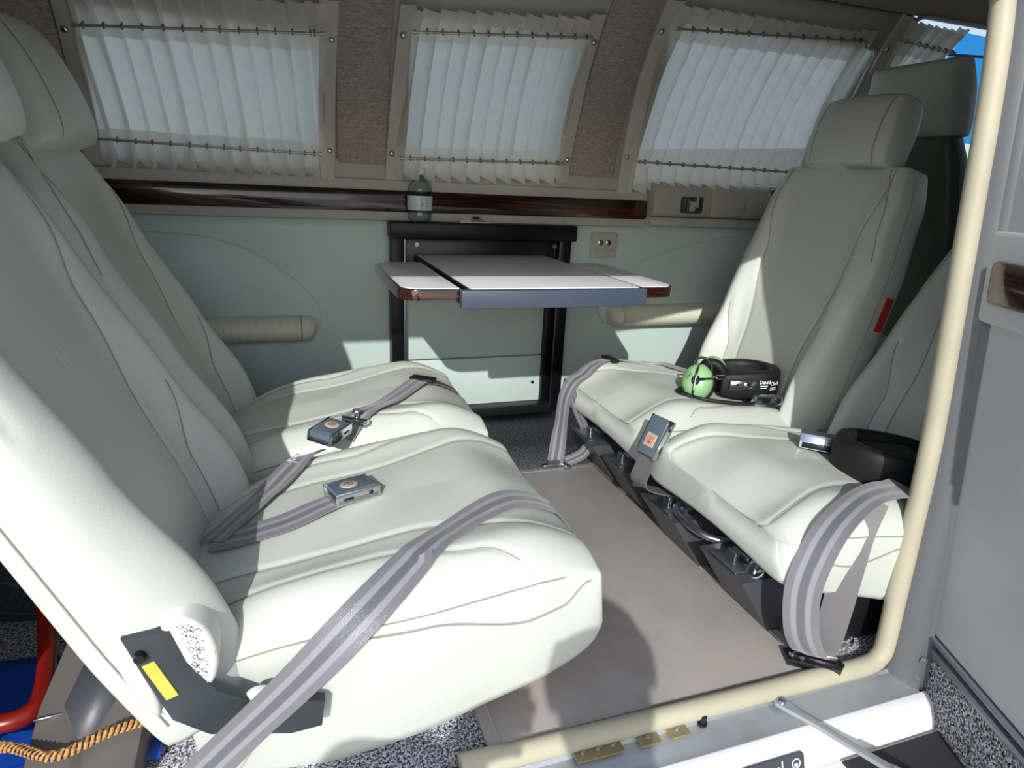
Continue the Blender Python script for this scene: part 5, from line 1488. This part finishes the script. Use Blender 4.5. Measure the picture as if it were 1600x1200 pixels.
# braided cord
t = root('braided_cord', 'black and gold braided cord across the lower left corner', 'cord', (-0.25, -0.03, 0.02))
base = catmull([(-0.44, 0.045, 0.035), (-0.36, 0.012, 0.045), (-0.315, -0.012, 0.055), (-0.265, -0.045, 0.062), (-0.215, -0.035, 0.070), (-0.175, -0.020, 0.062), (-0.148, -0.012, 0.048), (-0.130, -0.005, 0.020)], 22)
def strand(phase, r, off, turns=0.0):
    out = []; dist = 0
    for i, p in enumerate(base):
        if i: dist += (p - base[i - 1]).length
        d = (base[min(i + 1, len(base) - 1)] - base[max(i - 1, 0)]).normalized(); u = d.cross(Vector((0, 0, 1))).normalized(); v = u.cross(d)
        a = dist * 520 + phase
        out.append(p + (u * math.cos(a) + v * math.sin(a)) * off)
    return out
bm = bmesh.new()
for k in range(2): tube(bm, strand(k * PI, 0, 0.0040), 0.0024, 7, 0)
obj('gold_strand', bm, 'gold', t)
bm = bmesh.new(); tube(bm, base, 0.0048, 8, 0); obj('black_core', bm, 'cordblack', t)

# ------------------------------------------------------------------ cockpit glare tint, outside wire and far trees
bm = bmesh.new(); n = 6
ra = [bm.verts.new(wp(1.9, 0.895 + 0.26 * j / n, 0.006)) for j in range(n + 1)]; rb = [bm.verts.new(wp(2.54, 0.865 + 0.28 * j / n, 0.006)) for j in range(n + 1)]
for j in range(n): bm.faces.new((ra[j], rb[j], rb[j + 1], ra[j + 1]))
t = obj('sun_visor', bm, 'visor'); tag(t, 'blue tinted sun visor across the cockpit side window', 'visor')
bm = bmesh.new(); tube(bm, [(8, 26.5, 6.4), (24, 24.5, 6.9), (40, 23.5, 7.6)], 0.06, 8, 6); tag(obj('overhead_wire', bm, 'rubber'), 'dark overhead wire crossing the blue sky beyond the cockpit window', 'wire')
bm = bmesh.new(); rn = random.Random(7)
pp = []
for k in range(61):
    pp.append((-60 + k * 4.5, 3.0 + rn.uniform(-0.8, 1.0)))
a = [bm.verts.new((x, 110, -1)) for x, z in pp]; b = [bm.verts.new((x, 112, z)) for x, z in pp]; c = [bm.verts.new((x, 122, -1)) for x, z in pp]
for k in range(60):
    bm.faces.new((a[k], a[k + 1], b[k + 1], b[k])); bm.faces.new((b[k], b[k + 1], c[k + 1], c[k]))
struct(obj('hedge_ridge', bm, 'treegreen', sharp=0), 'low green tree line along the horizon')

# ------------------------------------------------------------------ the onlooker outside the door whose shadow falls on the sill and seat
def skinned(name, verts, edges, radii, rootv, sub=2):
    me = bpy.data.meshes.new(name); me.from_pydata([Vector(v) for v in verts], edges, [])
    o = bpy.data.objects.new(name, me); COL.objects.link(o)
    sk = o.modifiers.new('skin', 'SKIN'); sk.use_smooth_shade = True; sk.branch_smoothing = 0.4
    for i, r in enumerate(radii):
        v = me.skin_vertices[0].data[i]; v.radius = r if isinstance(r, tuple) else (r, r); v.use_root = (i == rootv)
    sb = o.modifiers.new('sub', 'SUBSURF'); sb.levels = sub; sb.render_levels = sub
    dg = bpy.context.evaluated_depsgraph_get(); dg.update()
    out = bpy.data.meshes.new_from_object(o.evaluated_get(dg))
    bpy.data.objects.remove(o); bpy.data.meshes.remove(me)
    return out
t = root('person', 'person in dark blue shirt standing outside the door with one elbow raised', 'person', (0, -1.25, -1.0))
PV = {'pel': (0, -1.27, -0.10), 'wai': (0, -1.27, 0.08), 'che': (0, -1.25, 0.34), 'nck': (0, -1.21, 0.47), 'hd0': (0, -1.15, 0.53), 'hd1': (0, -1.12, 0.61), 'hd2': (0, -1.12, 0.675),
      'sl': (-0.17, -1.20, 0.45), 'el': (-0.36, -1.12, 0.555), 'wl': (-0.16, -1.00, 0.455), 'pl': (-0.11, -0.99, 0.480),
      'sr': (0.17, -1.20, 0.45), 'er': (0.20, -1.22, 0.12), 'wr': (0.21, -1.16, -0.11), 'pr': (0.21, -1.15, -0.18),
      'hl': (-0.095, -1.27, -0.16), 'kl': (-0.11, -1.25, -0.54), 'al': (-0.12, -1.28, -0.92), 'tl': (-0.13, -1.14, -0.965),
      'hr': (0.095, -1.27, -0.16), 'kr': (0.11, -1.25, -0.54), 'ar': (0.12, -1.28, -0.92), 'tr': (0.13, -1.14, -0.965)}
PR = {'pel': (0.16, 0.11), 'wai': (0.15, 0.105), 'che': (0.17, 0.11), 'nck': 0.055, 'hd0': (0.058, 0.065), 'hd1': (0.088, 0.095), 'hd2': (0.080, 0.085),
      'sl': 0.060, 'el': 0.055, 'wl': 0.028, 'pl': (0.036, 0.018), 'sr': 0.060, 'er': 0.042, 'wr': 0.028, 'pr': (0.036, 0.018),
      'hl': 0.085, 'kl': 0.058, 'al': 0.042, 'tl': (0.042, 0.028), 'hr': 0.085, 'kr': 0.058, 'ar': 0.042, 'tr': (0.042, 0.028)}
kk = list(PV); E_ = [('pel', 'wai'), ('wai', 'che'), ('che', 'nck'), ('nck', 'hd0'), ('hd0', 'hd1'), ('hd1', 'hd2'), ('che', 'sl'), ('sl', 'el'), ('el', 'wl'), ('wl', 'pl'),
      ('che', 'sr'), ('sr', 'er'), ('er', 'wr'), ('wr', 'pr'), ('pel', 'hl'), ('hl', 'kl'), ('kl', 'al'), ('al', 'tl'), ('pel', 'hr'), ('hr', 'kr'), ('kr', 'ar'), ('ar', 'tr')]
me = skinned('body', [PV[k] for k in kk], [(kk.index(a), kk.index(b)) for a, b in E_], [PR[k] for k in kk], 0)
me.materials.clear()
for mname in ('skin', 'shirt', 'trousers', 'rubber', 'hair'): me.materials.append(M[mname])
for p in me.polygons:
    c = p.center
    if c.z < -0.90: i = 3
    elif c.z < -0.06: i = 2
    elif (c.x < -0.05 and c.x > -0.17 and c.y > -1.04 and c.z < 0.52) or (c.x > 0.15 and c.z < -0.07): i = 0
    elif c.z > 0.455 and abs(c.x) < 0.12 and c.y < -1.0:
        i = 4 if (c.z > 0.68 or (c.y < -1.14 and c.z > 0.54)) else 0
    else: i = 1
    p.material_index = i
me.transform(Matrix.Translation((0, 1.25, 1.0)))
body = link('body', me, None, t)
for sx in (-1, 1):
    bm = bmesh.new(); bmesh.ops.create_uvsphere(bm, u_segments=12, v_segments=8, radius=1, matrix=Matrix.Translation((sx * 0.078, -1.135, 0.60)) @ Matrix.Diagonal((0.010, 0.018, 0.030, 1))); obj('ear', bm, 'skin', body)
    bm = bmesh.new(); bmesh.ops.create_uvsphere(bm, u_segments=12, v_segments=8, radius=0.011, matrix=Matrix.Translation((sx * 0.031, -1.038, 0.622))); obj('eye', bm, 'white', body)
bm = bmesh.new(); bmesh.ops.create_cone(bm, cap_ends=True, segments=10, radius1=0.017, radius2=0.007, depth=0.045, matrix=Matrix.Translation((0, -1.026, 0.598)) @ Matrix.Rotation(-0.35, 4, 'X')); obj('nose', bm, 'skin', body)
bm = bmesh.new(); tube(bm, [(-0.024, -1.040, 0.553), (0, -1.032, 0.551), (0.024, -1.040, 0.553)], 0.005, 8, 5); obj('mouth', bm, 'redprint', body)

for k in range(4):
    zz = 0.502 - 0.015 * k; ln = (0.055, 0.064, 0.060, 0.048)[k]
    bm = bmesh.new(); tube(bm, [(-0.125, -0.985, zz), (-0.10, -0.975, zz + 0.002), (-0.10 + ln * 0.5, -0.975, zz + 0.004), (-0.10 + ln, -0.982, zz + 0.003)], lambda q: 0.0088 - 0.002 * q, 8, 4); obj('finger', bm, 'skin', body)
    xx = 0.234 - 0.016 * k
    bm = bmesh.new(); tube(bm, [(xx, -1.15, -0.18), (xx, -1.146, -0.20 - ln * 0.55), (xx, -1.134, -0.20 - ln)], lambda q: 0.0088 - 0.002 * q, 8, 4); obj('finger', bm, 'skin', body)
bm = bmesh.new(); tube(bm, [(-0.15, -0.99, 0.48), (-0.12, -0.985, 0.515), (-0.10, -0.99, 0.528)], lambda q: 0.0105 - 0.002 * q, 8, 4); obj('thumb', bm, 'skin', body)
bm = bmesh.new(); tube(bm, [(0.19, -1.14, -0.165), (0.176, -1.128, -0.195), (0.174, -1.12, -0.22)], lambda q: 0.0105 - 0.002 * q, 8, 4); obj('thumb', bm, 'skin', body)
for o_ in [t]:
    o_.location.x -= 0.06; o_.location.z += 0.03
